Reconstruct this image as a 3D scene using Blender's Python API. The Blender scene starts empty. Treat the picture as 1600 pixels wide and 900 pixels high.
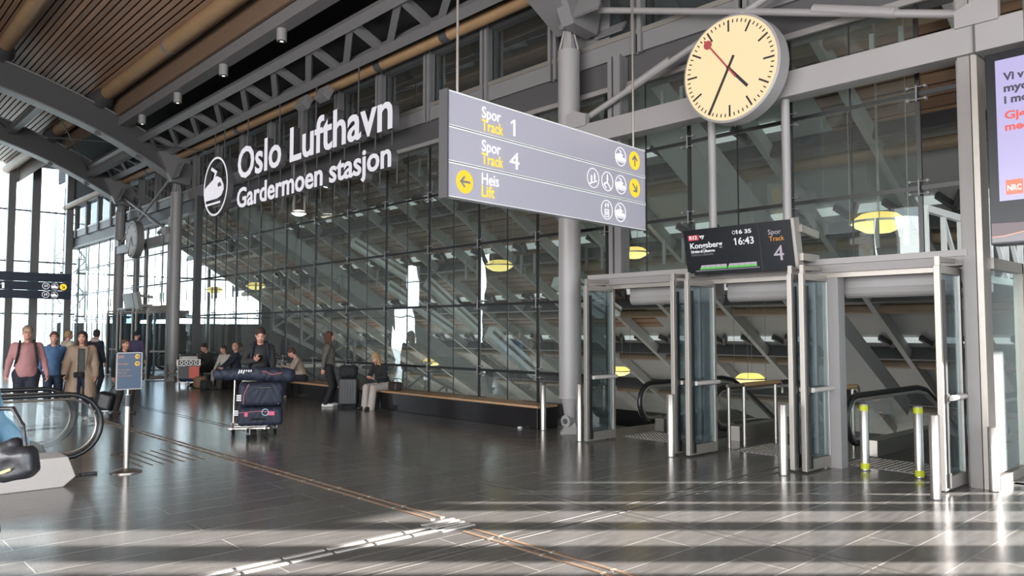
import bpy, math, random
import numpy as np
from mathutils import Vector, Matrix
random.seed(7)
SC = bpy.context.scene
COL = SC.collection
PI = math.pi
R = math.radians
# ---------------------------------------------------------------- camera, world, sun, exposure
cam_d = bpy.data.cameras.new('camera'); cam = bpy.data.objects.new('camera', cam_d); COL.objects.link(cam)
cam.location = (0, 0, 1.68); cam.rotation_euler = (R(90 + 3.177), 0, R(-42.917))
cam_d.sensor_width = 36.0; cam_d.lens = 36.0 * 1207.0 / 1600.0; cam_d.clip_end = 400
SC.camera = cam
W = bpy.data.worlds.new('sky'); SC.world = W; W.use_nodes = True
bg = W.node_tree.nodes['Background']; bg.inputs[0].default_value = (0.80, 0.91, 1.0, 1); bg.inputs[1].default_value = 2.4
SUN_EL, SUN_E = 16.0, 20.0
sun_d = bpy.data.lights.new('sun', 'SUN'); sun_d.energy = SUN_E; sun_d.angle = R(0.53); sun_d.color = (1.0, 0.965, 0.92)
sun = bpy.data.objects.new('sun', sun_d); COL.objects.link(sun)
RV = Vector((math.cos(R(42.917)), -math.sin(R(42.917)), 0))         # sun azimuth
sd = -(RV * math.cos(R(SUN_EL)) + Vector((0, 0, math.sin(R(SUN_EL)))))
sun.rotation_euler = sd.to_track_quat('-Z', 'Y').to_euler()
def area_light(name, loc, direction, sx, sy, energy, color=(1, 1, 1)):
    d = bpy.data.lights.new(name, 'AREA'); d.shape = 'RECTANGLE'; d.size = sx; d.size_y = sy; d.energy = energy; d.color = color
    o = bpy.data.objects.new(name, d); COL.objects.link(o); o.location = loc
    o.rotation_euler = Vector(direction).to_track_quat('-Z', 'Y').to_euler(); return o
area_light('atrium_fill', (22, 16, -6.6), (-0.25, 0, 1), 14, 26, 420, (1.0, 0.96, 0.9)); area_light('atrium_fill', (21, 36, -6.6), (-0.2, 0, 1), 14, 16, 900, (1.0, 0.95, 0.88))  # added fill lamps shining up to brighten the stair hall
area_light('hall_fill', (-11.7, 4, 3.4), (1, 0.15, 0), 24, 5.5, 2100, (1.0, 0.97, 0.95)); area_light('hall_fill', (0, -7.7, 3.4), (0.1, 1, 0), 20, 5.5, 800, (0.9, 0.95, 1.0))  # added fill lamps that brighten the hall from its left side and back
SC.view_settings.view_transform = 'Standard'; SC.view_settings.look = 'None'
SC.view_settings.exposure = 1.15; SC.view_settings.gamma = 1.0; SC.view_settings.use_curve_mapping = False
cy = SC.cycles
cy.max_bounces = 10; cy.diffuse_bounces = 4; cy.glossy_bounces = 4; cy.transmission_bounces = 6; cy.transparent_max_bounces = 40
cy.caustics_reflective = False; cy.caustics_refractive = False; cy.sample_clamp_indirect = 6.0; cy.use_denoising = True
# ---------------------------------------------------------------- materials
def lin(r, g, b):
    f = lambda c: (c / 255 / 12.92) if c <= 10 else ((c / 255 + 0.055) / 1.055) ** 2.4
    return (f(r), f(g), f(b), 1)
def mat(name, col, rough=0.5, metal=0.0, noise=0.0, scale=8.0, bump=0.0, emit=0.0, spec=0.5, island=0.0):
    m = bpy.data.materials.new(name); m.use_nodes = True; nt = m.node_tree; b = nt.nodes['Principled BSDF']
    if len(col) == 3: col = (*col, 1)
    b.inputs['Base Color'].default_value = col; b.inputs['Roughness'].default_value = rough; b.inputs['Metallic'].default_value = metal
    b.inputs['Specular IOR Level'].default_value = spec
    if noise or bump:
        tc = nt.nodes.new('ShaderNodeTexCoord'); n = nt.nodes.new('ShaderNodeTexNoise'); n.inputs['Scale'].default_value = scale; n.inputs['Detail'].default_value = 4
        nt.links.new(tc.outputs['Object'], n.inputs['Vector'])
        if noise:
            r = nt.nodes.new('ShaderNodeMapRange'); r.inputs['To Min'].default_value = 1 - noise; r.inputs['To Max'].default_value = 1 + noise
            mx = nt.nodes.new('ShaderNodeVectorMath'); mx.operation = 'SCALE'; mx.inputs[0].default_value = col[:3]
            nt.links.new(n.outputs['Fac'], r.inputs['Value']); nt.links.new(r.outputs[0], mx.inputs['Scale']); nt.links.new(mx.outputs[0], b.inputs['Base Color'])
        if bump:
            bp = nt.nodes.new('ShaderNodeBump'); bp.inputs['Strength'].default_value = bump; bp.inputs['Distance'].default_value = 0.02
            nt.links.new(n.outputs['Fac'], bp.inputs['Height']); nt.links.new(bp.outputs[0], b.inputs['Normal'])
    if island:
        g = nt.nodes.new('ShaderNodeNewGeometry'); r = nt.nodes.new('ShaderNodeMapRange'); r.inputs['To Min'].default_value = 1 - island; r.inputs['To Max'].default_value = 1 + island
        mx = nt.nodes.new('ShaderNodeVectorMath'); mx.operation = 'SCALE'; mx.inputs[0].default_value = col[:3]
        nt.links.new(g.outputs['Random Per Island'], r.inputs['Value']); nt.links.new(r.outputs[0], mx.inputs['Scale'])
        tc = nt.nodes.new('ShaderNodeTexCoord'); mp = nt.nodes.new('ShaderNodeMapping'); mp.inputs['Scale'].default_value = (30, 1.5, 30)
        n = nt.nodes.new('ShaderNodeTexNoise'); n.inputs['Scale'].default_value = 1.0; nt.links.new(tc.outputs['Object'], mp.inputs[0]); nt.links.new(mp.outputs[0], n.inputs['Vector'])
        r2 = nt.nodes.new('ShaderNodeMapRange'); r2.inputs['To Min'].default_value = 0.75; r2.inputs['To Max'].default_value = 1.25
        m2 = nt.nodes.new('ShaderNodeVectorMath'); m2.operation = 'SCALE'; nt.links.new(n.outputs['Fac'], r2.inputs['Value'])
        nt.links.new(mx.outputs[0], m2.inputs[0]); nt.links.new(r2.outputs[0], m2.inputs['Scale']); nt.links.new(m2.outputs[0], b.inputs['Base Color'])
    if emit:
        b.inputs['Emission Color'].default_value = col; b.inputs['Emission Strength'].default_value = emit
    return m
def glass_mat(name, tint=(0.8, 0.86, 0.84), refl=0.04, wav=0.0, dirt=0.0, edge=0.30):
    m = bpy.data.materials.new(name); m.use_nodes = True; nt = m.node_tree; nt.nodes.remove(nt.nodes['Principled BSDF'])
    out = nt.nodes['Material Output']; tr = nt.nodes.new('ShaderNodeBsdfTransparent'); tr.inputs[0].default_value = (*tint, 1)
    gl = nt.nodes.new('ShaderNodeBsdfGlossy'); gl.inputs['Roughness'].default_value = 0.0; gl.inputs['Color'].default_value = (0.93, 1, 0.98, 1)
    lw = nt.nodes.new('ShaderNodeLayerWeight'); lw.inputs['Blend'].default_value = 0.28
    mr = nt.nodes.new('ShaderNodeMapRange'); mr.inputs['To Min'].default_value = refl; mr.inputs['To Max'].default_value = edge
    nt.links.new(lw.outputs['Fresnel'], mr.inputs['Value'])
    mx = nt.nodes.new('ShaderNodeMixShader'); nt.links.new(mr.outputs[0], mx.inputs[0]); nt.links.new(tr.outputs[0], mx.inputs[1]); nt.links.new(gl.outputs[0], mx.inputs[2])
    last = mx
    if wav:
        tc = nt.nodes.new('ShaderNodeTexCoord'); n = nt.nodes.new('ShaderNodeTexNoise'); n.inputs['Scale'].default_value = 1.1; n.inputs['Detail'].default_value = 1
        bp = nt.nodes.new('ShaderNodeBump'); bp.inputs['Strength'].default_value = wav; bp.inputs['Distance'].default_value = 0.05
        nt.links.new(tc.outputs['Object'], n.inputs['Vector']); nt.links.new(n.outputs['Fac'], bp.inputs['Height']); nt.links.new(bp.outputs[0], gl.inputs['Normal'])
    if dirt:
        df = nt.nodes.new('ShaderNodeBsdfDiffuse'); df.inputs[0].default_value = (0.75, 0.82, 0.8, 1); m2 = nt.nodes.new('ShaderNodeMixShader')
        m2.inputs[0].default_value = dirt; nt.links.new(mx.outputs[0], m2.inputs[1]); nt.links.new(df.outputs[0], m2.inputs[2]); last = m2
    nt.links.new(last.outputs[0], out.inputs['Surface']); return m
def emis(name, col, strength=1.0):
    m = bpy.data.materials.new(name); m.use_nodes = True; nt = m.node_tree; b = nt.nodes['Principled BSDF']
    b.inputs['Base Color'].default_value = (0.02, 0.02, 0.02, 1); b.inputs['Roughness'].default_value = 0.25
    b.inputs['Emission Color'].default_value = col; b.inputs['Emission Strength'].default_value = strength; return m
M = {}
M['steel'] = mat('grey_painted_steel', (0.165, 0.158, 0.16), 0.45, noise=0.06, scale=3)
M['steel_dark'] = mat('dark_grey_steel', (0.062, 0.059, 0.062), 0.5, noise=0.06, scale=3)
M['column'] = mat('column_paint', (0.255, 0.24, 0.238), 0.42, noise=0.05, scale=2)
M['frame'] = mat('frame_grey_brown', (0.21, 0.195, 0.19), 0.42, noise=0.05)
M['alu'] = mat('brushed_aluminium', (0.31, 0.285, 0.26), 0.4, 0.6, noise=0.06, scale=12)
M['stainless'] = mat('stainless_steel', (0.36, 0.33, 0.305), 0.34, 0.9, noise=0.05, scale=20)
M['black'] = mat('black_rubber', (0.012, 0.012, 0.013), 0.35)
M['blackmatte'] = mat('black_matte', (0.015, 0.015, 0.016), 0.7)
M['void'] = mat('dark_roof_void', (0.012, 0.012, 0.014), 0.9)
M['white'] = mat('white_paint', (0.75, 0.76, 0.74), 0.45)
M['offwhite'] = mat('off_white_plastic', (0.42, 0.385, 0.365), 0.4, noise=0.08)
M['tube'] = mat('timber_tube', (0.30, 0.185, 0.095), 0.5, noise=0.22, scale=2.0)
M['slat'] = mat('timber_slat', (0.26, 0.155, 0.098), 0.5, island=0.22)
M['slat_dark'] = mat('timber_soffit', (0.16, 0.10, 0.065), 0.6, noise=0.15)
M['granite'] = mat('black_granite', (0.013, 0.012, 0.013), 0.18, noise=0.5, scale=40)
M['timber'] = mat('bench_timber', (0.36, 0.22, 0.12), 0.45, noise=0.2, scale=6)
M['glass'] = glass_mat('curtain_wall_glass', (0.72, 0.80, 0.77), 0.05, wav=0.10, dirt=0.035)
M['glass_cler'] = glass_mat('clerestory_glass', (0.25, 0.28, 0.32), 0.15, wav=0.05, dirt=0.02)
M['glass_clear'] = glass_mat('clear_glass', (0.88, 0.92, 0.91), 0.04, dirt=0.02)
M['glass_smoke'] = glass_mat('smoked_balustrade_glass', (0.58, 0.60, 0.60), 0.05, dirt=0.02)
M['glass_door'] = glass_mat('door_glass', (0.70, 0.76, 0.79), 0.05, dirt=0.012)
M['glass_end'] = glass_mat('end_wall_glass', (0.92, 0.97, 0.97), 0.03, dirt=0.02)
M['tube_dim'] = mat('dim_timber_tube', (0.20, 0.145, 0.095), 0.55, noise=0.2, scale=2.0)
M['concrete'] = mat('dark_concrete', (0.15, 0.15, 0.145), 0.8, noise=0.12, scale=1.5)
M['panelgrey'] = mat('grey_roof_panel', (0.32, 0.315, 0.30), 0.65, noise=0.08, scale=0.6)
M['orange'] = emis('orange_screen', lin(255, 105, 40), 1.0)
# floor: slate tiles, courses along X with pale joints
fm = bpy.data.materials.new('slate_tile_floor'); fm.use_nodes = True; nt = fm.node_tree; b = nt.nodes['Principled BSDF']
tc = nt.nodes.new('ShaderNodeTexCoord'); br = nt.nodes.new('ShaderNodeTexBrick')
br.inputs['Scale'].default_value = 1.0; br.inputs['Mortar Size'].default_value = 0.005; br.inputs['Brick Width'].default_value = 2.6; br.inputs['Row Height'].default_value = 0.39
br.inputs['Color1'].default_value = (0.098, 0.092, 0.088, 1); br.inputs['Color2'].default_value = (0.125, 0.117, 0.112, 1); br.inputs['Mortar'].default_value = (0.27, 0.26, 0.24, 1); br.inputs['Bias'].default_value = 0
br.inputs['Mortar Smooth'].default_value = 0.1
nt.links.new(tc.outputs['Object'], br.inputs['Vector'])
mp = nt.nodes.new('ShaderNodeMapping'); mp.inputs['Rotation'].default_value = (0, 0, R(35)); mp.inputs['Scale'].default_value = (3, 22, 1)
n1 = nt.nodes.new('ShaderNodeTexNoise'); n1.inputs['Scale'].default_value = 1.0; n1.inputs['Detail'].default_value = 6; nt.links.new(tc.outputs['Object'], mp.inputs[0]); nt.links.new(mp.outputs[0], n1.inputs['Vector'])
n2 = nt.nodes.new('ShaderNodeTexNoise'); n2.inputs['Scale'].default_value = 260; n2.inputs['Detail'].default_value = 2; nt.links.new(tc.outputs['Object'], n2.inputs['Vector'])
ad = nt.nodes.new('ShaderNodeMath'); ad.operation = 'ADD'; nt.links.new(n1.outputs['Fac'], ad.inputs[0]); nt.links.new(n2.outputs['Fac'], ad.inputs[1])
mr = nt.nodes.new('ShaderNodeMapRange'); mr.inputs['From Min'].default_value = 0.6; mr.inputs['From Max'].default_value = 1.4; mr.inputs['To Min'].default_value = 0.62; mr.inputs['To Max'].default_value = 1.4
nt.links.new(ad.outputs[0], mr.inputs['Value']); sc_ = nt.nodes.new('ShaderNodeVectorMath'); sc_.operation = 'SCALE'
nt.links.new(br.outputs['Color'], sc_.inputs[0]); nt.links.new(mr.outputs[0], sc_.inputs['Scale']); nt.links.new(sc_.outputs[0], b.inputs['Base Color'])
rr = nt.nodes.new('ShaderNodeMapRange'); rr.inputs['To Min'].default_value = 0.13; rr.inputs['To Max'].default_value = 0.26; nt.links.new(n1.outputs['Fac'], rr.inputs['Value']); nt.links.new(rr.outputs[0], b.inputs['Roughness'])
bp = nt.nodes.new('ShaderNodeBump'); bp.inputs['Strength'].default_value = 0.05; bp.inputs['Distance'].default_value = 0.002; nt.links.new(ad.outputs[0], bp.inputs['Height']); nt.links.new(bp.outputs[0], b.inputs['Normal'])
b.inputs['Specular IOR Level'].default_value = 0.6; b.inputs['IOR'].default_value = 1.75
M['floor'] = fm
# ---------------------------------------------------------------- mesh helpers
def V(*a): return Vector(a)
class MB:
    def __init__(s): s.v = []; s.f = []; s.mi = []; s.cur = 0
    def add(s, vs, fs):
        b = len(s.v); s.v += [tuple(x) for x in vs]; s.f += [tuple(i + b for i in f) for f in fs]; s.mi += [s.cur] * len(fs); return s
    def box(s, x0, x1, y0, y1, z0, z1):
        vs = [(x, y, z) for z in (z0, z1) for y in (y0, y1) for x in (x0, x1)]
        return s.add(vs, [(0, 2, 3, 1), (4, 5, 7, 6), (0, 1, 5, 4), (2, 6, 7, 3), (0, 4, 6, 2), (1, 3, 7, 5)])
    def bar(s, p, q, w, h, up=(0, 0, 1)):
        p, q = Vector(p), Vector(q); d = (q - p).normalized(); u = Vector(up)
        r = d.cross(u)
        if r.length < 1e-4: r = d.cross(Vector((1, 0, 0)))
        r.normalize(); u = r.cross(d).normalized(); vs = []
        for c in (p, q):
            for a, bb in ((-1, -1), (1, -1), (1, 1), (-1, 1)): vs.append(c + r * (a * w / 2) + u * (bb * h / 2))
        return s.add(vs, [(0, 3, 2, 1), (4, 5, 6, 7), (0, 1, 5, 4), (1, 2, 6, 5), (2, 3, 7, 6), (3, 0, 4, 7)])
    def tube(s, pts, r, n=10, caps=True, closed=False):
        pts = [Vector(p) for p in pts]; m = len(pts); rs = r if isinstance(r, (list, tuple)) else [r] * m
        vs, fs = [], []; prev = None
        for i, p in enumerate(pts):
            a = pts[(i - 1) % m] if (i > 0 or closed) else p; c = pts[(i + 1) % m] if (i < m - 1 or closed) else p
            d = (c - a).normalized()
            if prev is None:
                u = d.cross(Vector((0, 0, 1)))
                if u.length < 1e-3: u = d.cross(Vector((1, 0, 0)))
            else: u = prev - d * prev.dot(d)
            u.normalize(); prev = u; w = d.cross(u)
            for k in range(n):
                t = 2 * PI * k / n; vs.append(p + (u * math.cos(t) + w * math.sin(t)) * rs[i])
        for i in range(m if closed else m - 1):
            j = (i + 1) % m
            for k in range(n): k2 = (k + 1) % n; fs.append((i * n + k, i * n + k2, j * n + k2, j * n + k))
        if caps and not closed: fs.append(tuple(range(n - 1, -1, -1))); fs.append(tuple((m - 1) * n + k for k in range(n)))
        return s.add(vs, fs)
    def cyl(s, p, q, r, r2=None, n=20): return s.tube([p, q], [r, r if r2 is None else r2], n)
    def lathe(s, prof, c, n=32, axis='z'):
        vs, fs = [], []; m = len(prof)
        for (r, h) in prof:
            for k in range(n):
                t = 2 * PI * k / n; x, y = r * math.cos(t), r * math.sin(t)
                vs.append((c[0] + x, c[1] + y, c[2] + h) if axis == 'z' else (c[0] + h, c[1] + x, c[2] + y))
        for i in range(m - 1):
            for k in range(n): k2 = (k + 1) % n; fs.append((i * n + k, i * n + k2, (i + 1) * n + k2, (i + 1) * n + k))
        fs.append(tuple(range(n - 1, -1, -1))); fs.append(tuple((m - 1) * n + k for k in range(n)))
        return s.add(vs, fs)
    def prism(s, poly, o, u, v, d):
        o, u, v = Vector(o), Vector(u), Vector(v); w = u.cross(v); n = len(poly)
        vs = [o + u * a + v * b for a, b in poly] + [o + u * a + v * b - w * d for a, b in poly]
        fs = [tuple(range(n)), tuple(range(2 * n - 1, n - 1, -1))] + [(i, i + n, (i + 1) % n + n, (i + 1) % n) for i in range(n)]
        return s.add(vs, fs)
    def ring(s, o, u, v, r0, r1, d, n=40, sx=1.0):
        o, u, v = Vector(o), Vector(u), Vector(v); w = u.cross(v); vs, fs = [], []
        for dd in (0, -d):
            for r in (r0, r1):
                for k in range(n): t = 2 * PI * k / n; vs.append(o + u * (r * math.cos(t) * sx) + v * (r * math.sin(t)) + w * dd)
        for k in range(n):
            j = (k + 1) % n
            fs += [(k, n + k, n + j, j), (2 * n + k, 2 * n + j, 3 * n + j, 3 * n + k), (n + k, 3 * n + k, 3 * n + j, n + j), (k, j, 2 * n + j, 2 * n + k)]
        return s.add(vs, fs)
    def disc(s, o, u, v, r, d, n=40): return s.prism([(r * math.cos(2 * PI * k / n), r * math.sin(2 * PI * k / n)) for k in range(n)], o, u, v, d)
    def ell(s, c, r, nu=16, nv=10):
        vs, fs = [], []
        for i in range(nv + 1):
            t = PI * i / nv
            for k in range(nu): p = 2 * PI * k / nu; vs.append((c[0] + r[0] * math.sin(t) * math.cos(p), c[1] + r[1] * math.sin(t) * math.sin(p), c[2] - r[2] * math.cos(t)))
        for i in range(nv):
            for k in range(nu): k2 = (k + 1) % nu; fs.append((i * nu + k, i * nu + k2, (i + 1) * nu + k2, (i + 1) * nu + k))
        return s.add(vs, fs)
    def build(s, name, m, parent=None, smooth=False, bevel=0.0, xf=None):
        me = bpy.data.meshes.new(name); me.from_pydata(s.v, [], s.f)
        for mm in (m if isinstance(m, (list, tuple)) else [m]): me.materials.append(mm)
        if isinstance(m, (list, tuple)): me.polygons.foreach_set('material_index', s.mi)
        if xf is not None: me.transform(xf)
        me.update(); o = bpy.data.objects.new(name, me); COL.objects.link(o)
        if smooth:
            me.polygons.foreach_set('use_smooth', [True] * len(me.polygons))
            try: me.set_sharp_from_angle(angle=R(40))
            except Exception: pass
        if bevel:
            bv = o.modifiers.new('bevel', 'BEVEL'); bv.width = bevel; bv.segments = 2; bv.limit_method = 'ANGLE'; bv.angle_limit = R(35)
        if parent is not None: o.parent = parent
        return o
def tag(o, label=None, cat=None, group=None, kind=None):
    if label: o['label'] = label
    if cat: o['category'] = cat
    if group: o['group'] = group
    if kind: o['kind'] = kind
    return o
def thing(name, label, cat, loc=(0, 0, 0), rz=0.0, group=None, kind=None):
    o = bpy.data.objects.new(name, None); COL.objects.link(o); o.location = loc; o.rotation_euler = (0, 0, rz); o.empty_display_size = 0.1
    return tag(o, label, cat, group, kind)
def dup(root, loc, rz, label=None, group=None):
    r = root.copy(); COL.objects.link(r); r.location = loc; r.rotation_euler = (0, 0, rz)
    if label: r['label'] = label
    if group: r['group'] = group
    for ch in list(root.children):
        c = ch.copy(); COL.objects.link(c); c.parent = r
        for g in list(ch.children):
            d = g.copy(); COL.objects.link(d); d.parent = c
    return r
def text(s, size, o, u, v, m, parent, name='lettering', bold=0.0, ext=0.002, align='LEFT', sx=1.0):
    c = bpy.data.curves.new(name, 'FONT'); c.body = s; c.size = size; c.extrude = ext; c.offset = bold; c.align_x = align; c.resolution_u = 3
    t = bpy.data.objects.new(name, c); COL.objects.link(t); bpy.context.view_layer.update()
    me = bpy.data.meshes.new_from_object(t.evaluated_get(bpy.context.evaluated_depsgraph_get()))
    bpy.data.objects.remove(t); bpy.data.curves.remove(c)
    u, v = Vector(u).normalized(), Vector(v).normalized(); w = u.cross(v)
    X = Matrix(((u.x * sx, v.x, w.x, o[0]), (u.y * sx, v.y, w.y, o[1]), (u.z * sx, v.z, w.z, o[2]), (0, 0, 0, 1)))
    me.transform(X); me.materials.clear(); me.materials.append(m)
    ob = bpy.data.objects.new(name, me); COL.objects.link(ob)
    if parent is not None: ob.parent = parent
    return ob
def text_w(s, size, bold=0.0):
    c = bpy.data.curves.new('w', 'FONT'); c.body = s; c.size = size; c.offset = bold; t = bpy.data.objects.new('w', c); COL.objects.link(t)
    bpy.context.view_layer.update(); bb = [p[0] for p in t.bound_box]; r = (min(bb), max(bb)); bpy.data.objects.remove(t); bpy.data.curves.remove(c); return r
def structure(name, label=None, loc=(0, 0, 0)):
    return thing(name, label, None, loc, kind='structure')
UY, UZ, UX = V(0, -1, 0), V(0, 0, 1), V(1, 0, 0)
# ================================================================= SETTING
ztop = lambda x: 10.23 - 0.028 * x * x
# floor
f = MB(); f.box(-12, 10.02, -8, 42, -0.3, 0); f.box(10.02, 12.0, 2.55, 8.6, -0.3, 0); f.box(10.02, 12.0, 26.8, 33.8, -0.3, 0); f.box(9.9, 20, -3, 2.55, -0.3, 0)
tag(f.build('floor', M['floor']), 'dark slate tile concourse floor with thin pale joints', kind='structure')
f = MB(); f.box(10, 34, 2.5, 60, -7.2, -7.0); tag(f.build('floor_lower', M['concrete']), 'dark platform level floor below the escalators', kind='structure')
f = MB(); f.box(9.95, 10.15, 2.55, 60, -7, -0.3); tag(f.build('wall_lower', M['concrete']), 'dark wall under the concourse edge', kind='structure')
gm = mat('pale_paving', (0.45, 0.45, 0.44), 0.9, noise=0.1)
f = MB(); f.box(-60, 90, 42.3, 140, -0.5, -0.32); f.box(-80, -12.3, -30, 42.3, -0.5, -0.32); f.box(-80, 90, -60, -8.3, -0.5, -0.32)
tag(f.build('ground', gm), 'pale paving outside the terminal', kind='structure')
# hall ceiling: timber slats on a vault
cs = MB(); x = -9.2
while x < 7.36:
    s = -0.056 * x; z = ztop(x) + 0.55; nrm = V(-s, 0, 1).normalized()
    cs.bar((x, -8, z), (x, 42, z), 0.112, 0.03, nrm); x += 0.145
ceil = cs.build('ceiling', M['slat']); tag(ceil, 'vaulted ceiling of brown timber slats', kind='structure')
bk = MB(); xs = [-9.3 + i * 0.7 for i in range(24)]
xs[-1] = 7.4
for a, c in zip(xs, xs[1:]):
    bk.add([(a, -8, ztop(a) + .6), (c, -8, ztop(c) + .6), (c, 42, ztop(c) + .6), (a, 42, ztop(a) + .6)], [(0, 1, 2, 3)])
    bk.add([(a, -8, ztop(a) + .9), (c, -8, ztop(c) + .9), (c, 42, ztop(c) + .9), (a, 42, ztop(a) + .9)], [(0, 3, 2, 1)])
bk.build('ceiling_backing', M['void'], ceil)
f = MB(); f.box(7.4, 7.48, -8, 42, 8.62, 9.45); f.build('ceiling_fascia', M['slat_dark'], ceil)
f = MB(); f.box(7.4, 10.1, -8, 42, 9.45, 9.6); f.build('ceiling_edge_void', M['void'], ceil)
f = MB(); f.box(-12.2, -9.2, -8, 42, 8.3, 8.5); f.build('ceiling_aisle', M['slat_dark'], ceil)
# opposite long wall with tall windows in its near half, back wall openings
f = MB(); f.box(-12.2, -12, -8, 42, 0, 0.5); f.box(-12.2, -12, -8, 42, 6.4, 8.4); f.box(-12.2, -12, 16.5, 36.3, 0.5, 6.4); f.box(-12.2, -12, 37.4, 42, 0.5, 6.4); y = -8
while y < 17: f.box(-12.25, -11.9, y, y + 0.6, 0.5, 6.4); y += 3.3
f.box(-12.2, -12, -8, 42, 3.3, 3.45)
tag(f.build('wall_left', M['panelgrey']), 'opposite hall wall with tall windows', kind='structure')
f = MB(); f.box(-12, 10, -8.3, -8, 6.2, 10.6); x = -12
while x < 9: f.box(x, x + 0.7, -8.3, -8, 0, 6.2); x += 3.1
f.box(9.4, 10, -8.3, -8, 0, 6.2)
tag(f.build('wall_back', M['panelgrey']), 'end wall of the hall behind', kind='structure')
f = MB(); f.box(9.9, 10.1, -8, -3, 0, 9.6); tag(f.build('wall_right', M['panelgrey']), 'grey wall beside the lobby', kind='structure')
# unseen gobo wall: piers and slots shaped to stripe the low sun on the floor
f = MB(); slots = [(10.46, 10.90), (11.24, 11.64), (12.27, 12.96), (13.37, 13.99), (14.43, 14.57), (14.94, 15.31), (15.65, 16.07)]
a = 9.9
for s0, s1 in slots:
    f.box(a, s0, -3.02, -3.0, 0, 5.6); a = s1
    if s0 > 13: f.box(s0, s1, -3.02, -3.0, 3.8, 5.6)
f.box(a, 20, -3.02, -3.0, 0, 5.6); f.box(9.9, 20, -3.2, -3.0, 5.6, 10.2)
tag(f.build('wall_gobo', M['panelgrey']), 'unseen gobo wall of piers and slots shaping the sun stripes on the floor', kind='structure')
f = MB(); f.box(20, 20.2, -3.2, 2.5, -0.3, 8); f.box(14.6, 34, 2.3, 2.5, -7, 3.0)
f.add([(14.6, 2.3, 3), (34, 2.3, 3), (34, 2.3, 5), (18.5, 2.3, 5), (14.6, 2.3, 8)], [(0, 1, 2, 3, 4)])
tag(f.build('wall_atrium', M['concrete']), 'side wall of the stair hall', kind='structure')
f = MB(); f.box(34, 34.2, 2.3, 60, -7, 1); f.build('wall_platform', M['concrete']); tag(bpy.data.objects['wall_platform'], 'platform side wall', kind='structure')
# far end glazing of the hall (Y = 42)
win = structure('window_2', 'tall bright end glazing of the hall with grey fins')
fx = [(-12, -11.6), (-8.6, -8.2), (-5.2, -4.8), (-1.8, -1.4), (1.6, 2.0), (4.6, 5.0), (7.05, 7.35), (8.0, 8.35), (9.45, 9.75)]
for a, c in fx: MB().box(a, c, 41.6, 42.1, 0, 9.8).build('mullion', M['column'], win)
f = MB()
for z in (2.45, 4.9, 7.3): f.box(-12, 10, 41.95, 42.05, z, z + 0.07)
f.build('transom', M['steel_dark'], win)
f = MB(); f.add([(4.8, 42, 0), (10, 42, 0), (10, 42, 10.6), (4.8, 42, 10.6)], [(0, 1, 2, 3)]); f.build('pane', M['glass_end'], win)
f = MB(); f.box(-9.2, 4.8, 42.05, 42.2, 0, 10.4); f.box(-12, -10.6, 42.05, 42.2, 0, 8.4); f.box(-12, -9.2, 42.05, 42.2, 6, 8.4); tag(f.build('wall_end', M['panelgrey']), 'grey end wall beside the bright end glazing', kind='structure')
# pale lattice mast and building outside
mast = thing('lattice_mast', 'pale lattice mast outside the far end glazing', 'mast', (11.2, 49, -0.32))
f = MB()
for sx in (-.8, .8):
    for sy in (-.8, .8): f.bar((sx, sy, 0), (sx, sy, 14), .12, .12)
for i in range(7):
    z = i * 2.0
    for sy in (-.8, .8): f.bar((-.8, sy, z), (.8, sy, z + 2), .07, .07); f.bar((.8, sy, z), (-.8, sy, z + 2), .07, .07); f.bar((-.8, sy, z), (.8, sy, z), .07, .07)
f.build('frame', M['white'], mast)
bld = thing('terminal_building', 'pale building seen outside through the stair hall glazing', 'building', (22, 90, -0.32))
f = MB(); f.box(-22, 22, 0, 10, 0, 5.5); f.build('wall', M['white'], bld)
f = MB()
for i in range(14): f.box(-20 + i * 3, -18.2 + i * 3, -0.06, 0.02, 1.2, 4.2)
f.build('window_band', mat('far_window', (0.25, 0.32, 0.36), 0.3), bld)
# ---------------- arched ribs
def rib(y, label):
    o = structure('roof_rib', label)
    xs = [9.45 - i * 18.9 / 36 for i in range(37)]
    bot = lambda x: ztop(x) - (0.86 + 0.14 * max(0, (abs(x) - 6.5) / 2.9) ** 1.6)
    def strip(w, zf0, zf1, nm, m):
        b = MB(); vs = []; fs = []
        for x in xs: vs += [(x, y - w, zf0(x)), (x, y + w, zf0(x)), (x, y + w, zf1(x)), (x, y - w, zf1(x))]
        for i in range(len(xs) - 1):
            p, q = i * 4, i * 4 + 4
            fs += [(p, q, q + 1, p + 1), (p + 1, q + 1, q + 2, p + 2), (p + 2, q + 2, q + 3, p + 3), (p + 3, q + 3, q, p)]
        fs += [(0, 1, 2, 3), (len(vs) - 1, len(vs) - 2, len(vs) - 3, len(vs) - 4)]
        b.add(vs, fs); b.build(nm, m, o, smooth=True)
    strip(0.16, lambda x: bot(x) + .05, lambda x: ztop(x) - .05, 'web', M['steel_dark'])
    strip(0.27, lambda x: bot(x), lambda x: bot(x) + .05, 'flange', M['steel'])
    strip(0.27, lambda x: ztop(x) - .05, lambda x: ztop(x), 'flange', M['steel'])
    b = MB()
    for x in (8.35, 7.1): b.bar((x, y, bot(x) + .03), (x - .12, y, ztop(x) - .03), 0.03, 0.5, (1, 0, 0.3))
    b.build('stiffener', M['steel'], o)
RIBS = [(2.0, 'grey roof rib above the entrance near the large clock'), (8.75, 'grey roof rib landing on the column beside the hanging track sign'),
        (27.0, 'long arched grey roof rib crossing the top left of the hall'), (33.2, 'arched grey roof rib in front of the bright end glazing')]
for y, l in RIBS: rib(y, l)
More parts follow.
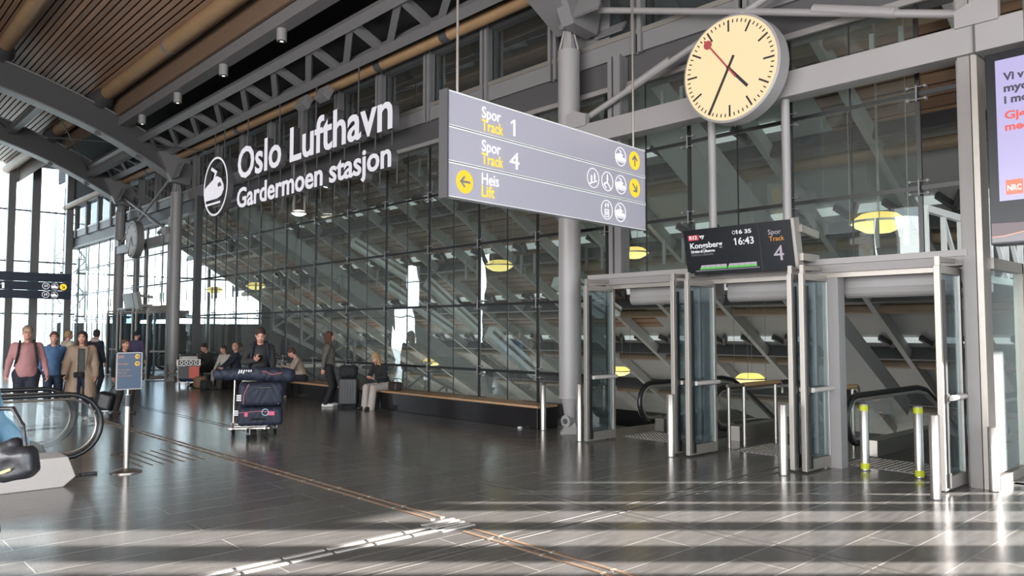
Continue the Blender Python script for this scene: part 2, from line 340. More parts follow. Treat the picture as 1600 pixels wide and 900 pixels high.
# purlins: timber tubes along the hall
PUR = [(7.0, 9.06), (4.25, 9.92), (1.5, 10.36), (-1.3, 10.38), (-4.1, 9.96), (-6.9, 9.1)]
for i, (x, z) in enumerate(PUR):
    o = structure('roof_purlin', 'round timber roof tube under the slats, %s from the glass wall side' % ['first', 'second', 'third', 'fourth', 'fifth', 'sixth'][i])
    MB().cyl((x, -8, z + .12), (x, 42, z + .12), 0.2, n=20).build('tube', M['tube'], o, smooth=True)
    b = MB()
    for yr in (2.0, 8.75, 27.0, 33.2):
        for sg in (-1, 1):
            b.tube([(x, yr + sg * .15, z + .05), (x, yr + sg * .75, z + .12)], [0.34, 0.205], 16)
    b.build('cone_bracket', M['steel_dark'], o, smooth=True)
    b = MB()
    for yr in (14.6, 20.8, 30): b.cyl((x, yr - .06, z + .12), (x, yr + .06, z + .12), 0.215, n=20)
    b.build('joint_ring', M['steel'], o, smooth=True)
# edge beam, truss, wall-head tube
o = structure('roof_edge_beam', 'grey roof edge beam carrying the round spotlights'); MB().box(7.5, 7.82, -8, 27, 8.33, 8.62).build('beam', M['steel'], o)
tr = structure('roof_truss', 'dark grey lattice truss running along above the glass wall')
A0, B0 = (8.2, 8.02), (9.05, 7.72)
for yy0, yy1 in ((2.2, 26.8), (27.2, 33)):
    MB().bar((A0[0], yy0, A0[1]), (A0[0], yy1, A0[1]), .2, .2, (0.55, 0, .83)).build('chord', M['steel'], tr)
    MB().bar((B0[0], yy0, B0[1]), (B0[0], yy1, B0[1]), .2, .2, (0.55, 0, .83)).build('chord', M['steel'], tr)
y = 3.2; k = 0
while y < 32.5:
    if abs(y - 27) > .9:
        MB().bar((A0[0], y, A0[1]), (B0[0], y + .12, B0[1]), .16, .16, (0, 1, 0)).build('strut', M['steel'], tr)
        MB().bar((A0[0], y, A0[1]), (B0[0], y + 1.6, B0[1]), .14, .14, (0, 1, 0)).build('diagonal', M['steel'], tr)
        MB().bar((8.2, y, 8.1), (9.5, y + 1.3, 8.85), .11, .11, (0, 1, 0)).build('diagonal', M['steel_dark'], tr)
    y += 1.75; k += 1
o = structure('wall_head_tube', 'long timber tube running above the clerestory windows'); MB().cyl((9.45, 2, 7.64), (9.45, 42, 7.64), .13, n=16).build('tube', M['tube'], o, smooth=True)
b = MB()
for y in (4, 8, 12.1, 14.5, 22, 30): b.cyl((9.45, y - .12, 7.64), (9.45, y + .12, 7.64), .14, n=16)
b.build('sleeve', M['steel_dark'], o, smooth=True)
st = structure('roof_strut', 'pale grey struts and thin rods between the two far roof ribs')
for x, z in ((8.25, 7.75), (5.6, 9.0)): MB().bar((x, 27.2, z), (x, 33, z), .22, .22).build('strut', M['steel'], st)
for p, q in (((8.2, 27.2, 7.9), (5.6, 33, 8.9)), ((5.6, 27.2, 8.9), (8.2, 33, 7.9)), ((5.4, 27.2, 9.1), (2.6, 33, 9.8)), ((2.6, 27.2, 9.8), (5.4, 33, 9.1)), ((8.5, 26.9, 7.9), (8.9, 22.5, 6.95))):
    MB().cyl(p, q, .018, n=8).build('rod', M['steel_dark'], st)
# ---------------- columns
def column(y, label, top=6.4):
    o = structure('column', label, (9.45, y, 0))
    MB().lathe([(.185, .6), (.185, top)], (0, 0, 0), 36).build('shaft', M['column'], o, smooth=True)
    MB().lathe([(.2, .57), (.2, .61)], (0, 0, 0), 36).build('collar', M['column'], o, smooth=True)
    b = MB(); b.tube([(0, 0, .58), (0, 0, .22)], [.15, .085], 20)
    for k in range(4): a = PI / 4 + k * PI / 2; b.bar((.13 * math.cos(a), .13 * math.sin(a), .57), (.06 * math.cos(a), .06 * math.sin(a), .2), .05, .03)
    b.build('neck', M['column'], o, smooth=True)
    b = MB(); b.tube([(0, 0, .3), (0, 0, .12), (0, 0, 0)], [.05, .13, .24], 4); b.cyl((-.12, 0, .2), (.12, 0, .2), .1, n=20)
    b.build('foot', M['column'], o)
    MB().cyl((-.14, 0, .2), (.14, 0, .2), .045, n=16).build('pin', M['steel_dark'], o, smooth=True)
    b = MB(); b.tube([(0, 0, top), (0, 0, top + .45)], [.13, .05], 12)
    for k in range(4): a = PI / 4 + k * PI / 2; b.bar((.16 * math.cos(a), .16 * math.sin(a), top), (.04 * math.cos(a), .04 * math.sin(a), top + .5), .07, .03)
    b.build('head', M['column'], o)
    MB().cyl((-.16, 0, top + .42), (.16, 0, top + .42), .08, n=18).build('pin', M['steel'], o, smooth=True)
    b = MB(); b.prism([(-.3, 0), (.28, -.05), (.42, .5), (.1, 1.1), (-.75, .95)], (0, -.13, top + .3), (1, 0, 0), (0, 0, 1), -.26)
    b.prism([(-.32, .1), (-.12, .62), (-.09, .6), (-.28, .08)], (0, -.3, top + .3), (1, 0, 0), (0, 0, 1), -.6)
    b.prism([(.30, -.08), (.45, .12), (.48, .1), (.33, -.1)], (0, -.3, top + .3), (1, 0, 0), (0, 0, 1), -.6)
    b.build('shoe_bracket', M['steel'], o)
for y, l in ((2.0, 'round grey steel column at the right picture edge behind the advert screen'), (8.75, 'round grey steel column on a cast foot beside the hanging track sign'),
             (27.0, 'round grey steel column beside the far glass entrance, right one'), (33.2, 'round grey steel column at the far entrance under the unlit clock')):
    column(y, l)
# tie beams and brace rods between paired columns
for y0, y1, l in ((2.15, 8.55, 'large grey box beam behind the illuminated clock'), (27.2, 33.0, 'grey box beam behind the far unlit clock')):
    o = structure('tie_beam', l); MB().box(9.28, 9.56, y0, y1, 4.70, 5.03).build('beam', M['column'], o, bevel=.01)
    f = MB(); f.box(9.265, 9.575, y0 + .45, y0 + .47, 4.69, 5.04); f.build('splice', M['steel_dark'], o)
    b = MB(); b.cyl((9.4, y1 - .1, 5.12), (9.4, y0 + .3, 6.95), .05, n=12); b.cyl((9.4, y0 + .45, 5.15), (9.4, y1 - .3, 6.95), .05, n=12)
    b.cyl((9.4, y1 - 1.9, 5.7), (9.4, y1 - 1.1, 5.43), .065, n=12); b.cyl((9.4, y0 + 1.3, 5.43), (9.4, y0 + 2.3, 5.78), .07, n=12); b.build('brace_rod', M['column'], o, smooth=True)
    b = MB()
    for yy, sg in ((y1 - .12, 1), (y0 + .42, -1)):
        b.prism([(-.22, -.13), (.2, -.13), (.2, .1), (.05, .16), (-.22, .06)] if sg > 0 else [(-.2, -.13), (.22, -.13), (.22, .06), (-.05, .16), (-.2, .1)], (9.35, yy, 5.13), (0, 1, 0), (0, 0, 1), .1)
        b.cyl((9.3, yy - sg * .02, 5.13), (9.5, yy - sg * .02, 5.13), .05, n=16)
    b.build('clevis', M['column'], o)
    for i, (yy, zz) in enumerate(((y0 + 2.72, 2.55), (y0 + 3.83, 2.55))): MB().cyl((9.42, yy, zz), (9.42, yy, 4.70), .055, n=16).build('post', M['column'], o, smooth=True)
o = structure('mast', 'slim dark steel mast in front of the glass wall by the far entrance'); MB().box(9.5, 9.7, 25.3, 25.5, 0, 6.1).build('post', M['steel_dark'], o)
# ---------------- clerestory
cl = structure('window_3', 'row of dark clerestory windows above the glass wall')
MB().box(9.72, 10.05, 2, 42, 6.13, 6.42).build('sill_beam', M['steel'], cl)
MB().box(9.70, 9.76, 2, 42, 6.42, 6.50).build('sill_strip', M['alu'], cl)
MB().box(9.78, 10.05, 2, 42, 5.62, 6.13).build('head_beam', M['steel_dark'], cl)
MB().box(9.72, 9.8, 2, 42, 5.62, 5.70).build('trim_strip', M['frame'], cl)
MB().box(9.74, 10.0, 2, 42, 7.60, 7.75).build('top_beam', M['steel'], cl)
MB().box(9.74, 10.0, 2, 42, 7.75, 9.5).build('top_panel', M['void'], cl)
y = 3.78
while y < 42:
    f = MB(); f.box(9.66, 9.72, y - .10, y - .03, 6.1, 7.62); f.box(9.66, 9.72, y + .03, y + .10, 6.1, 7.62); f.box(9.72, 9.86, y - .05, y + .05, 6.1, 7.62); f.build('mullion', M['steel'], cl); y += 1.86
f = MB(); f.box(9.86, 9.90, 8.2, 9.2, 6.42, 7.8); f.build('blank_panel', M['steel'], cl)
f = MB(); f.add([(9.88, 2, 6.45), (9.88, 42, 6.45), (9.88, 42, 7.6), (9.88, 2, 7.6)], [(0, 1, 2, 3)]); f.build('pane', M['glass_cler'], cl)
# ---------------- big glass wall (X = 9.9)
gw = structure('window_1', 'tall glass curtain wall with thin black joints and point fixings')
TZ = [0.0, 0.92, 2.19, 3.40, 4.55, 5.64]
p = MB(); jo = MB(); ypos = []
y = 9.95 - 1.635 * 4
while y < 42: ypos.append(y); y += 1.635
def entrance(y): return (2.4 < y < 8.3) or (26.9 < y < 33.3)
rng = random.Random(3)
for y in ypos:
    for hf in (0, 1):
        ya, yb = y + hf * .8175 + .006, y + (hf + 1) * .8175 - .006
        for z0, z1 in zip(TZ, TZ[1:]):
            if entrance((ya + yb) / 2) and z0 < 2.5:
                if z1 < 2.5: continue
                z0 = 2.56
            t1, t2 = rng.uniform(-.004, .004), rng.uniform(-.003, .003)
            p.add([(9.9 - t1, ya, z0 + .01), (9.9 + t1 + t2, yb, z0 + .01), (9.9 + t1, yb, z1 - .01), (9.9 - t1 + t2, ya, z1 - .01)], [(0, 1, 2, 3)])
p.build('pane', M['glass'], gw)
for y in ypos:
    z0 = 2.56 if entrance(y) else 0
    MB().box(9.88, 9.915, y - .026, y + .026, z0, 5.62).build('mullion', M['black'], gw)
    f = MB(); f.box(9.89, 9.91, y + .8175 - .007, y + .8175 + .007, (2.56 if entrance(y + .8) else 0), 5.62); f.build('joint', M['black'], gw)
    sp = MB()
    for z in TZ[1:-1]:
        if z < z0: continue
        for dz in (-.075, .075):
            sp.cyl((9.84, y - .1, z + dz), (9.84, y + .1, z + dz), .007, n=8)
            for dy in (-.1, .1): sp.cyl((9.835, y + dy, z + dz), (9.895, y + dy, z + dz), .018, n=10)
        sp.cyl((9.84, y, z - .1), (9.84, y, z + .1), .012, n=8)
    sp.build('point_fixing', M['steel'], gw, smooth=True)
    bp_ = MB()
    for zc, hh in ((2.92, .19), (5.3, .2)):
        for dy in (.22, .58): bp_.box(10.02, 10.05, y + dy - .028, y + dy + .028, zc - hh, zc + hh)
    bp_.build('bracket_plate', M['frame'], gw)
for z in TZ[1:-1]:
    f = MB()
    if z > 2.5: f.box(9.875, 9.92, 2.7, 42, z - .025, z + .025)
    else: f.box(9.875, 9.92, 8.6, 26.9, z - .025, z + .025); f.box(9.875, 9.92, 33.3, 42, z - .02, z + .02)
    f.build('transom', M['black'], gw)
# entrance portals: header, jambs, side box
def portal(y0, y1, label, main):
    o = structure('entrance_portal', label)
    MB().box(9.36, 9.72, y0, y1, 2.40, 2.50).build('header', M['frame'], o); MB().box(9.33, 9.75, y0 - .02, y1, 2.50, 2.57).build('header_cap', M['column'], o)
    MB().box(9.42, 9.5, y0 + .3, y1 - .3, 2.34, 2.40).build('door_track', M['alu'], o)
    f = MB(); f.box(9.34, 9.42, y0 - .10, y0 + .02, 0, 5.6); f.box(9.42, 9.62, y0 - .06, y0 + .06, 0, 5.6); f.build('jamb', M['frame'], o)
    f = MB(); f.box(9.34, 9.60, y0 - .17, y0 - .11, 0, 5.6); f.build('jamb_strip', M['alu'], o)
    if main:
        f = MB(); f.box(9.5, 9.56, y1 - .55, y1 - .42, 2.57, 6.1); f.box(9.56, 9.75, y1 - .52, y1 - .44, 2.57, 6.1); f.box(9.5, 9.56, y1 - .38, y1 - .3, 2.57, 6.1); f.build('post', M['steel'], o)
        MB().box(9.44, 9.62, 4.24, 4.41, 0, 2.4).build('pilaster', M['column'], o)
        MB().box(9.46, 9.52, 6.05, 6.2, 0, 2.4).build('pilaster', M['frame'], o)
        f = MB(); f.box(9.5, 9.58, 7.9, 7.98, 0, 2.4); f.build('jamb', M['alu'], o)
    for a, c in ((y1 - 1.95, y1 - .55), (y1 - 3.8, y1 - 2.3), (y0 + .2, y0 + 1.5)):
        b = MB(); b.box(9.72, 10.2, a, c, 2.18, 2.40); b.cyl((9.8, a, 2.18), (9.8, c, 2.18), .09, n=16); b.build('air_curtain', M['column'], o, smooth=False)
    return o
portal(2.78, 8.25, 'grey entrance header and jambs around the three open doorways', True)
portal(27.45, 32.9, 'far glass entrance portal behind the seated people', False)
# lobby side glazing to the right of the entrance
lg = structure('window_4', 'bright glazed side wall at the right of the entrance')
f = MB(); f.add([(9.6, 2.63, .12), (12.8, 2.63, .12), (12.8, 2.63, 2.36), (9.6, 2.63, 2.36)], [(0, 1, 2, 3)]); f.build('pane', glass_mat('dusty_glass', (0.85, 0.95, 0.92), .05, dirt=.16), lg)
f = MB(); f.box(9.6, 10.75, 2.58, 2.68, 2.36, 2.48); f.box(9.6, 12.8, 2.59, 2.67, 0, .1); f.box(10.7, 10.76, 2.58, 2.68, 0, 2.48); f.build('frame', M['alu'], lg)
f = MB(); f.box(11.6, 12.9, 2.6, 2.66, .92, .97); f.box(10.8, 12.9, 2.6, 2.66, 1.98, 2.03); f.build('transom', M['blackmatte'], lg)
# ---------------- sloping roof over the stair hall
zr = lambda x: 16 - 0.6 * x
NR = V(-.6, 0, -1).normalized()
rf = structure('ceiling_atrium', 'sloping stair hall roof of slats, grey panels, ribs and light strips')
f = MB(); f.add([(10.1, -3, zr(10.1) + .8), (34.3, -3, zr(34.3) + .8), (34.3, 46.3, zr(34.3) + .8), (10.1, 46.3, zr(10.1) + .8)], [(0, 1, 2, 3)])
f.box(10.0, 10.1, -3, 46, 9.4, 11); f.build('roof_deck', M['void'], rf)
s = MB(); g = MB(); x = 10.2
d = V(1, 0, -.6).normalized()
YB = [(-3, 7.6), (7.6, 17.5), (17.5, 46)]
while x < 30:
    if x < 17.2:
        s.bar((x, -3, zr(x) + .3), (x, 7.6, zr(x) + .3), .26, .04, NR)
    if x < 12.5: s.bar((x, 7.6, zr(x) + .3), (x, 17.5, zr(x) + .3), .26, .04, NR)
    if x < 24: s.bar((x, 17.5, zr(x) + .3), (x, 46, zr(x) + .3), .26, .04, NR)
    x += .27
s.build('slats', M['slat'], rf)
for y0, y1, x0 in ((-3, 7.6, 17.2), (7.6, 17.5, 12.4), (17.5, 46, 24)):
    g.add([(x0, y0, zr(x0) + .3), (31, y0, zr(31) + .3), (31, y1, zr(31) + .3), (x0, y1, zr(x0) + .3)], [(0, 1, 2, 3)])
g.build('panel', M['panelgrey'], rf)
for xr in (13.6, 16.4, 19.2, 21.9, 24.7, 27.4):
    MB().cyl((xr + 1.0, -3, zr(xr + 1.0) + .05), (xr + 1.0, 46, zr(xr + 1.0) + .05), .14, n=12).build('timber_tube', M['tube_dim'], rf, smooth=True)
    MB().bar((xr + .45, -3, zr(xr + .45) + .1), (xr + .45, 46, zr(xr + .45) + .1), .1, .5, NR).build('purlin', M['steel_dark'], rf)
skl = emis('skylight_strip', (0.72, 0.80, 0.78, 1), 0.30)
for xr in (16.4, 19.2, 21.9, 24.7):
    b = MB(); w = MB(); y = 3.0
    while y < 45:
        if xr < 17 and y < 8: y += 1.18; continue
        c = V(xr, y, zr(xr) + .22)
        e = V(1, 0, -.6).normalized()
        vs = [c + V(0, -.24, 0) - e * .17, c + V(0, .24, 0) - e * .17, c + V(0, .44, 0) + e * .17, c + V(0, -.44, 0) + e * .17]
        b.add(vs, [(0, 1, 2, 3)])
        w.bar(c + V(0, .36, -.05) - e * .25, c + V(0, .60, -.05) + e * .25, .1, .16, NR); w.bar(c + V(0, .84, -.05) - e * .25, c + V(0, .6, -.05) + e * .25, .1, .16, NR)
        y += 1.18
    b.build('light_strip', skl, rf); w.build('bracing', M['steel_dark'], rf)
y = 4.4
while y < 45:
    MB().bar((10.3, y, zr(10.3)), (30, y, zr(30)), .16, .34, NR).build('rafter', M['panelgrey'], rf); y += 2.36
# big inclined box girders beside the escalators
for y, l, z0 in ((9.2, 'wide grey inclined girder in the stair hall behind the clock', 7.2), (24.5, 'wide grey inclined girder in the stair hall beyond the glass wall', 5.6)):
    o = structure('inclined_girder', l); MB().bar((10.6, y, z0), (24, y, z0 - .58 * 13.4), .9, .5, NR).build('girder', M['panelgrey'], o)
f = MB()
for xx in (10.4, 14, 18, 22, 26, 30): f.box(xx, xx + .14, 45.9, 46.05, -7, zr(xx) + .6)
for zz in (-2.2, .1, 2.4, 4.7): f.box(10.2, 31, 45.93, 46.02, zz, zz + .1)
f.box(10.2, 31, 46.2, 46.4, -7, 2.1); f.box(21.5, 31, 46.2, 46.4, 2.1, 6)
tag(f.build('window_5', M['steel_dark']), 'bright end glazing of the stair hall', kind='structure')
# ================================================================= SIGNS, CLOCKS, SCREENS
CAPH = None
def tfit(s, o, u, v, cap, width, m, parent, bold=0.0, ext=0.002, name='lettering'):
    global CAPH
    if CAPH is None:
        c = bpy.data.curves.new('w', 'FONT'); c.body = 'H'; c.size = 1; t = bpy.data.objects.new('w', c); COL.objects.link(t); bpy.context.view_layer.update()
        CAPH = max(p[1] for p in t.bound_box); bpy.data.objects.remove(t); bpy.data.curves.remove(c)
    size = cap / CAPH; a, b_ = text_w(s, size, bold * 0)
    k = width / max(b_ - a, 1e-5) if width else 1.0
    u = Vector(u).normalized(); v = Vector(v).normalized(); o0 = Vector(o) - u * a * k; ob = text(s, size, o0, u, v, m, parent, name, bold, ext, sx=k)
    for i, ch in enumerate(s):                                       # give the digit one its flag
        if ch == '1':
            xr = text_w(s[:i + 1], size)[1] - .10 * size; y = cap
            MB().prism([(xr * k + .01 * size * k, y), (xr * k - .15 * size * k, y - .14 * size), (xr * k - .12 * size * k, y - .21 * size), (xr * k + .01 * size * k, y - .11 * size)], o0 + u.cross(v) * ext, u, v, ext).build(name, m, parent)
    return ob
def train_icon(o, u, v, r, white, dark, parent, ring=True, d=.004):
    o, u, v = Vector(o), Vector(u), Vector(v); b = MB()
    if ring: b.ring(o, u, v, r * .93, r, d)
    P = lambda L: [(x * r, y * r) for x, y in L]
    b.prism(P([(-.88, -.2), (-.88, .10), (-.55, .26), (.15, .34), (.42, .22), (.74, -.08), (.80, -.30), (.72, -.42), (-.80, -.42)]), o, u, v, d)
    b.prism(P([(-.66, -.56), (.62, -.56), (.62, -.50), (-.66, -.50)]), o, u, v, d)
    b.prism(P([(-.12, .32), (.02, .36), (.16, .58), (-.34, .74), (-.36, .66), (.02, .54)]), o, u, v, d)
    ic = b.build('train_symbol', white, parent)
    w = MB(); w.prism(P([(.26, .12), (.40, .15), (.60, -.04), (.34, -.04)]), o + (u.cross(v)) * .003, u, v, .003); w.build('symbol_window', dark, ic)
    return ic
def arrow(o, u, v, r, ang, yellow, dark, parent):
    o, u, v = Vector(o), Vector(u), Vector(v)
    d = MB().disc(o, u, v, r, .004).build('arrow_disc', yellow, parent)
    ca, sa = math.cos(ang), math.sin(ang); rot = lambda L: [(r * (x * ca - y * sa), r * (x * sa + y * ca)) for x, y in L]
    b = MB(); n = u.cross(v) * .004
    b.prism(rot([(-.62, -.10), (.40, -.10), (.40, .10), (-.62, .10)]), o + n, u, v, .003)
    b.prism(rot([(.10, .52), (.62, 0), (.10, -.52), (-.06, -.40), (.36, 0), (-.06, .40)][::-1]), o + n, u, v, .0035)
    b.build('arrow_symbol', dark, d)
def stick(b, x, y, s, o, u, v):
    P = lambda L: [(x + a * s, y + c * s) for a, c in L]
    b.disc(o + u * x + v * (y + .82 * s), u, v, .13 * s, .003, 12)
    b.prism(P([(-.16, .66), (.16, .66), (.20, .25), (.10, -.4), (-.10, -.4), (-.20, .25)]), o, u, v, .003)
M['sign_face'] = mat('sign_face_grey', lin(160, 157, 168)[:3], 0.2, 0.0, spec=.6, emit=.04)  # faint emission stands in for light reflected by the panels
M['sign_white'] = emis('sign_white', lin(240, 238, 244), 0.6)
M['sign_yellow'] = emis('sign_yellow', lin(252, 205, 45), 0.56)
M['sign_yellow2'] = emis('sign_yellow_text', lin(252, 208, 60), 0.64)
M['sign_grey'] = mat('sign_symbol_grey', lin(120, 118, 120)[:3], .5)
M['letter_face'] = emis('letter_face_white', lin(238, 234, 242), 0.40)
M['letter_side'] = mat('letter_side', (0.13, 0.125, 0.13), .4, .3)
M['navy'] = mat('sign_navy', lin(44, 50, 70)[:3], .35)
M['scr_black'] = mat('screen_black', (0.008, 0.009, 0.012), .3, spec=.3)
# station name sign (letters parallel to the glass wall, X = 9)
sg = thing('station_sign', 'white illuminated station name in two lines of channel letters with a train roundel', 'sign', (9.0, 17, 5))
def to_local(ob, root):
    ob.data.transform(Matrix.Translation(-root.location)); return ob
def letters(s, y_l, y_r, z, cap, bold):
    size = cap / .729
    tot = text_w(s, size); wtot = tot[1] - tot[0]; k = (y_l - y_r) / wtot
    for i, ch in enumerate(s):
        if ch == ' ': continue
        own = text_w(ch, size); pre = text_w(s[:i + 1], size); xr = pre[1] - tot[0]; x0 = xr - own[1]
        o = V(9.0, y_l - x0 * k, z)
        side = text(ch, size, o + V(.09, 0, 0), UY, UZ, M['letter_side'], sg, 'letter', bold, .085, sx=k); to_local(side, sg)
        face = text(ch, size, o + V(-.002, 0, 0), UY, UZ, M['letter_face'], None, 'letter_face', bold, .004, sx=k); to_local(face, sg); face.parent = side
CAPB = .92
letters('Oslo Lufthavn', 20.98, 13.37, 5.93, .89, .02)
letters('Gardermoen stasjon', 21.0, 13.4, 5.12, .56, .016)
cc = V(9.0, 22.58, 5.95); rr_ = .88
rg = to_local(MB().ring(cc + V(.01, 0, 0), UY, UZ, rr_ - .07, rr_, .17, 64).build('ring_body', M['letter_side'], sg, smooth=True), sg)
rgf = to_local(MB().ring(cc, UY, UZ, rr_ - .06, rr_ - .005, .008, 64).build('ring_face', M['letter_face'], None), sg); rgf.parent = rg
b = MB(); P = lambda L: [(x * rr_, y * rr_) for x, y in L]
for dd, nm, mm in ((.17, 'train_body', M['letter_side']), (.0, 'train_face', M['letter_face'])):
    b = MB(); o = cc + V(.01 if dd else 0, 0, 0); th = .16 if dd else .008
    b.prism(P([(-.90, -.30), (-.90, .02), (-.70, .10), (.10, .34), (.45, .22), (.66, -.02), (.68, -.18), (.50, -.36), (.2, -.42), (-.86, -.42)]), o, UY, UZ, th)
    b.prism(P([(-.84, -.60), (.42, -.60), (.42, -.53), (-.84, -.53)]), o, UY, UZ, th)
    b.prism(P([(-.20, .24), (-.05, .30), (.12, .50), (-.34, .70), (-.40, .60), (-.06, .46)]), o, UY, UZ, th)
    to_local(b.build(nm, mm, sg), sg)
to_local(MB().prism(P([(.22, .06), (.44, .10), (.55, -.04), (.26, -.06)]), cc + V(-.012, 0, 0), UY, UZ, .004).build('train_window', M['letter_side'], sg), sg)
b = MB(); rg_ = random.Random(5)
for y in (22.9, 22.2): b.cyl((9.10, y, 6.7), (9.10, y, 7.68), .018, n=8); b.cyl((9.12, y, 4.85), (9.12, y, 5.2), .018, n=8)
for i in range(12):
    y = 20.6 - i * .64; b.cyl((9.14, y, 5.6), (9.14, y, 5.98), .016, n=8)
    if i % 3 == 0: b.cyl((9.10, y, 6.5), (9.10, y, 7.68), .018, n=8)
    b.cyl((9.14, y - .2, 4.75), (9.14, y - .2, 5.2), .016, n=8)
b.box(9.12, 9.17, 13.7, 20.4, 6.02, 6.06); b.box(9.12, 9.17, 13.7, 20.4, 5.2, 5.24)
to_local(b.build('hanger_rods', M['steel_dark'], sg), sg)
# hanging track sign
ts = thing('track_sign', 'large grey hanging track sign with three panels and yellow arrow discs', 'sign', (4.71, 6.0, 0), R(4.5))
u, v = V(1, 0, 0), UZ
for i, (z0, z1) in enumerate(((3.735, 4.09), (3.375, 3.725), (3.015, 3.365))):
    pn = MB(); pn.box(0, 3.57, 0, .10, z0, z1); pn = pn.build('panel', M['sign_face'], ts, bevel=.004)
    f = MB(); f.box(0, 3.57, -.006, 0, z1 - .012, z1); f.box(0, 3.57, -.006, 0, z0, z0 + .008); f.build('panel_edge', M['white'], pn)
    zc = (z0 + z1) / 2; O = lambda s, z: V(s, -.004, z)
    if i == 0:
        tfit('Spor', O(.475, 3.905), u, v, .118, .285, M['sign_white'], pn, .001); tfit('Track', O(.475, 3.772), u, v, .115, .32, M['sign_yellow2'], pn, .0015); tfit('1', O(.96, 3.80), u, v, .178, .03, M['sign_white'], pn)
        train_icon(O(3.0, zc), u, v, .122, M['sign_white'], M['sign_grey'], pn); arrow(O(3.318, zc), u, v, .122, PI / 2, M['sign_yellow'], M['sign_grey'], pn)
    if i == 1:
        tfit('Spor', O(.475, 3.553), u, v, .118, .285, M['sign_white'], pn, .001); tfit('Track', O(.475, 3.418), u, v, .115, .32, M['sign_yellow2'], pn, .0015); tfit('4', O(.90, 3.44), u, v, .178, .155, M['sign_white'], pn)
        train_icon(O(3.0, zc), u, v, .122, M['sign_white'], M['sign_grey'], pn); arrow(O(3.318, zc), u, v, .122, -PI / 4, M['sign_yellow'], M['sign_grey'], pn)
        b = MB(); o = O(2.409, zc); b.ring(o, u, v, .114, .122, .004); stick(b, -.035, -.03, .07, o, u, v); stick(b, .03, 0, .07, o, u, v)
        b.prism([(-.075, -.085), (.075, -.035), (.075, -.02), (-.075, -.07)], o, u, v, .003); b.build('escalator_symbol', M['sign_white'], pn)
        b = MB(); o = O(2.706, zc); b.ring(o, u, v, .114, .122, .004); stick(b, 0, .02, .075, o, u, v)
        b.prism([(-.075, -.03), (-.03, -.01), (.02, -.02), (.085, -.095), (.075, -.1), (.015, -.035), (-.03, -.025), (-.06, -.05), (-.02, -.08), (-.025, -.09), (-.08, -.05)], o, u, v, .003); b.build('ramp_symbol', M['sign_white'], pn)
    if i == 2:
        tfit('Heis', O(.475, 3.205), u, v, .118, .255, M['sign_white'], pn, .001); tfit('Lift', O(.475, 3.075), u, v, .115, .19, M['sign_yellow2'], pn, .0015)
        arrow(O(.23, zc), u, v, .118, PI, M['sign_yellow'], M['sign_grey'], pn); train_icon(O(2.985, zc), u, v, .122, M['sign_white'], M['sign_grey'], pn)
        b = MB(); o = O(2.69, zc); b.ring(o, u, v, .114, .122, .004)
        for (x0, x1, y0, y1) in ((-.045, .045, .0, .008), (-.045, .045, -.09, -.082), (-.045, -.037, -.09, .008), (.037, .045, -.09, .008)): b.prism([(x0, y0), (x1, y0), (x1, y1), (x0, y1)], o, u, v, .003)
        stick(b, -.015, -.05, .042, o, u, v); stick(b, .018, -.05, .042, o, u, v)
        b.prism([(-.045, .06), (-.025, .03), (-.005, .06), (-.019, .06), (-.019, .085), (-.031, .085), (-.031, .06)], o, u, v, .003); b.prism([(.005, .06), (.019, .06), (.019, .035), (.031, .035), (.031, .06), (.045, .06), (.025, .09)], o, u, v, .003)
        b.build('lift_symbol', M['sign_white'], pn)
MB().box(-.025, .0, -.01, .11, 3.0, 4.1).build('end_profile', M['steel_dark'], ts); MB().box(3.57, 3.58, 0, .1, 3.015, 4.09).build('end_profile', M['steel_dark'], ts)
b = MB(); b.cyl((.17, .05, 4.09), (.17, .05, 9.9), .014, n=8); b.build('rod', M['stainless'], ts); b = MB(); b.cyl((3.37, .05, 4.09), (3.37, .05, 8.2), .014, n=8); b.build('rod', M['stainless'], ts)
# far navy hanging sign
fs = thing('track_sign', 'dark navy hanging sign with small pictograms at the far left', 'sign', (5.2, 36, 0))
nav = M['navy']
for z0, z1 in ((3.68, 4.04), (3.33, 3.67), (2.98, 3.32)): MB().box(0, 3.2, 0, .1, z0, z1).build('panel', nav, fs, bevel=.004)
O = lambda x, z: V(x, -.004, z)
tfit('1', O(.8, 3.38), u, v, .2, .045, M['sign_white'], fs, bold=.01)
for x, z in ((2.62, 3.5), (2.62, 3.15)): train_icon(O(x, z), u, v, .13, M['sign_white'], nav, fs)
arrow(O(2.93, 3.49), u, v, .13, -PI / 4, M['sign_yellow'], nav, fs)
b = MB()
for z in (3.51, 3.16):
    b.ring(O(2.3, z), u, v, .115, .13, .004); stick(b, -.03, -.02 , .08, O(2.3, z), u, v); stick(b, .04, -.01, .08, O(2.3, z), u, v)
b.build('pictogram', M['sign_white'], fs)
b = MB(); b.cyl((.3, .05, 4.04), (.3, .05, 9.3), .014, n=8); b.cyl((2.9, .05, 4.04), (2.9, .05, 7.6), .014, n=8); b.build('rod', M['steel_dark'], fs)
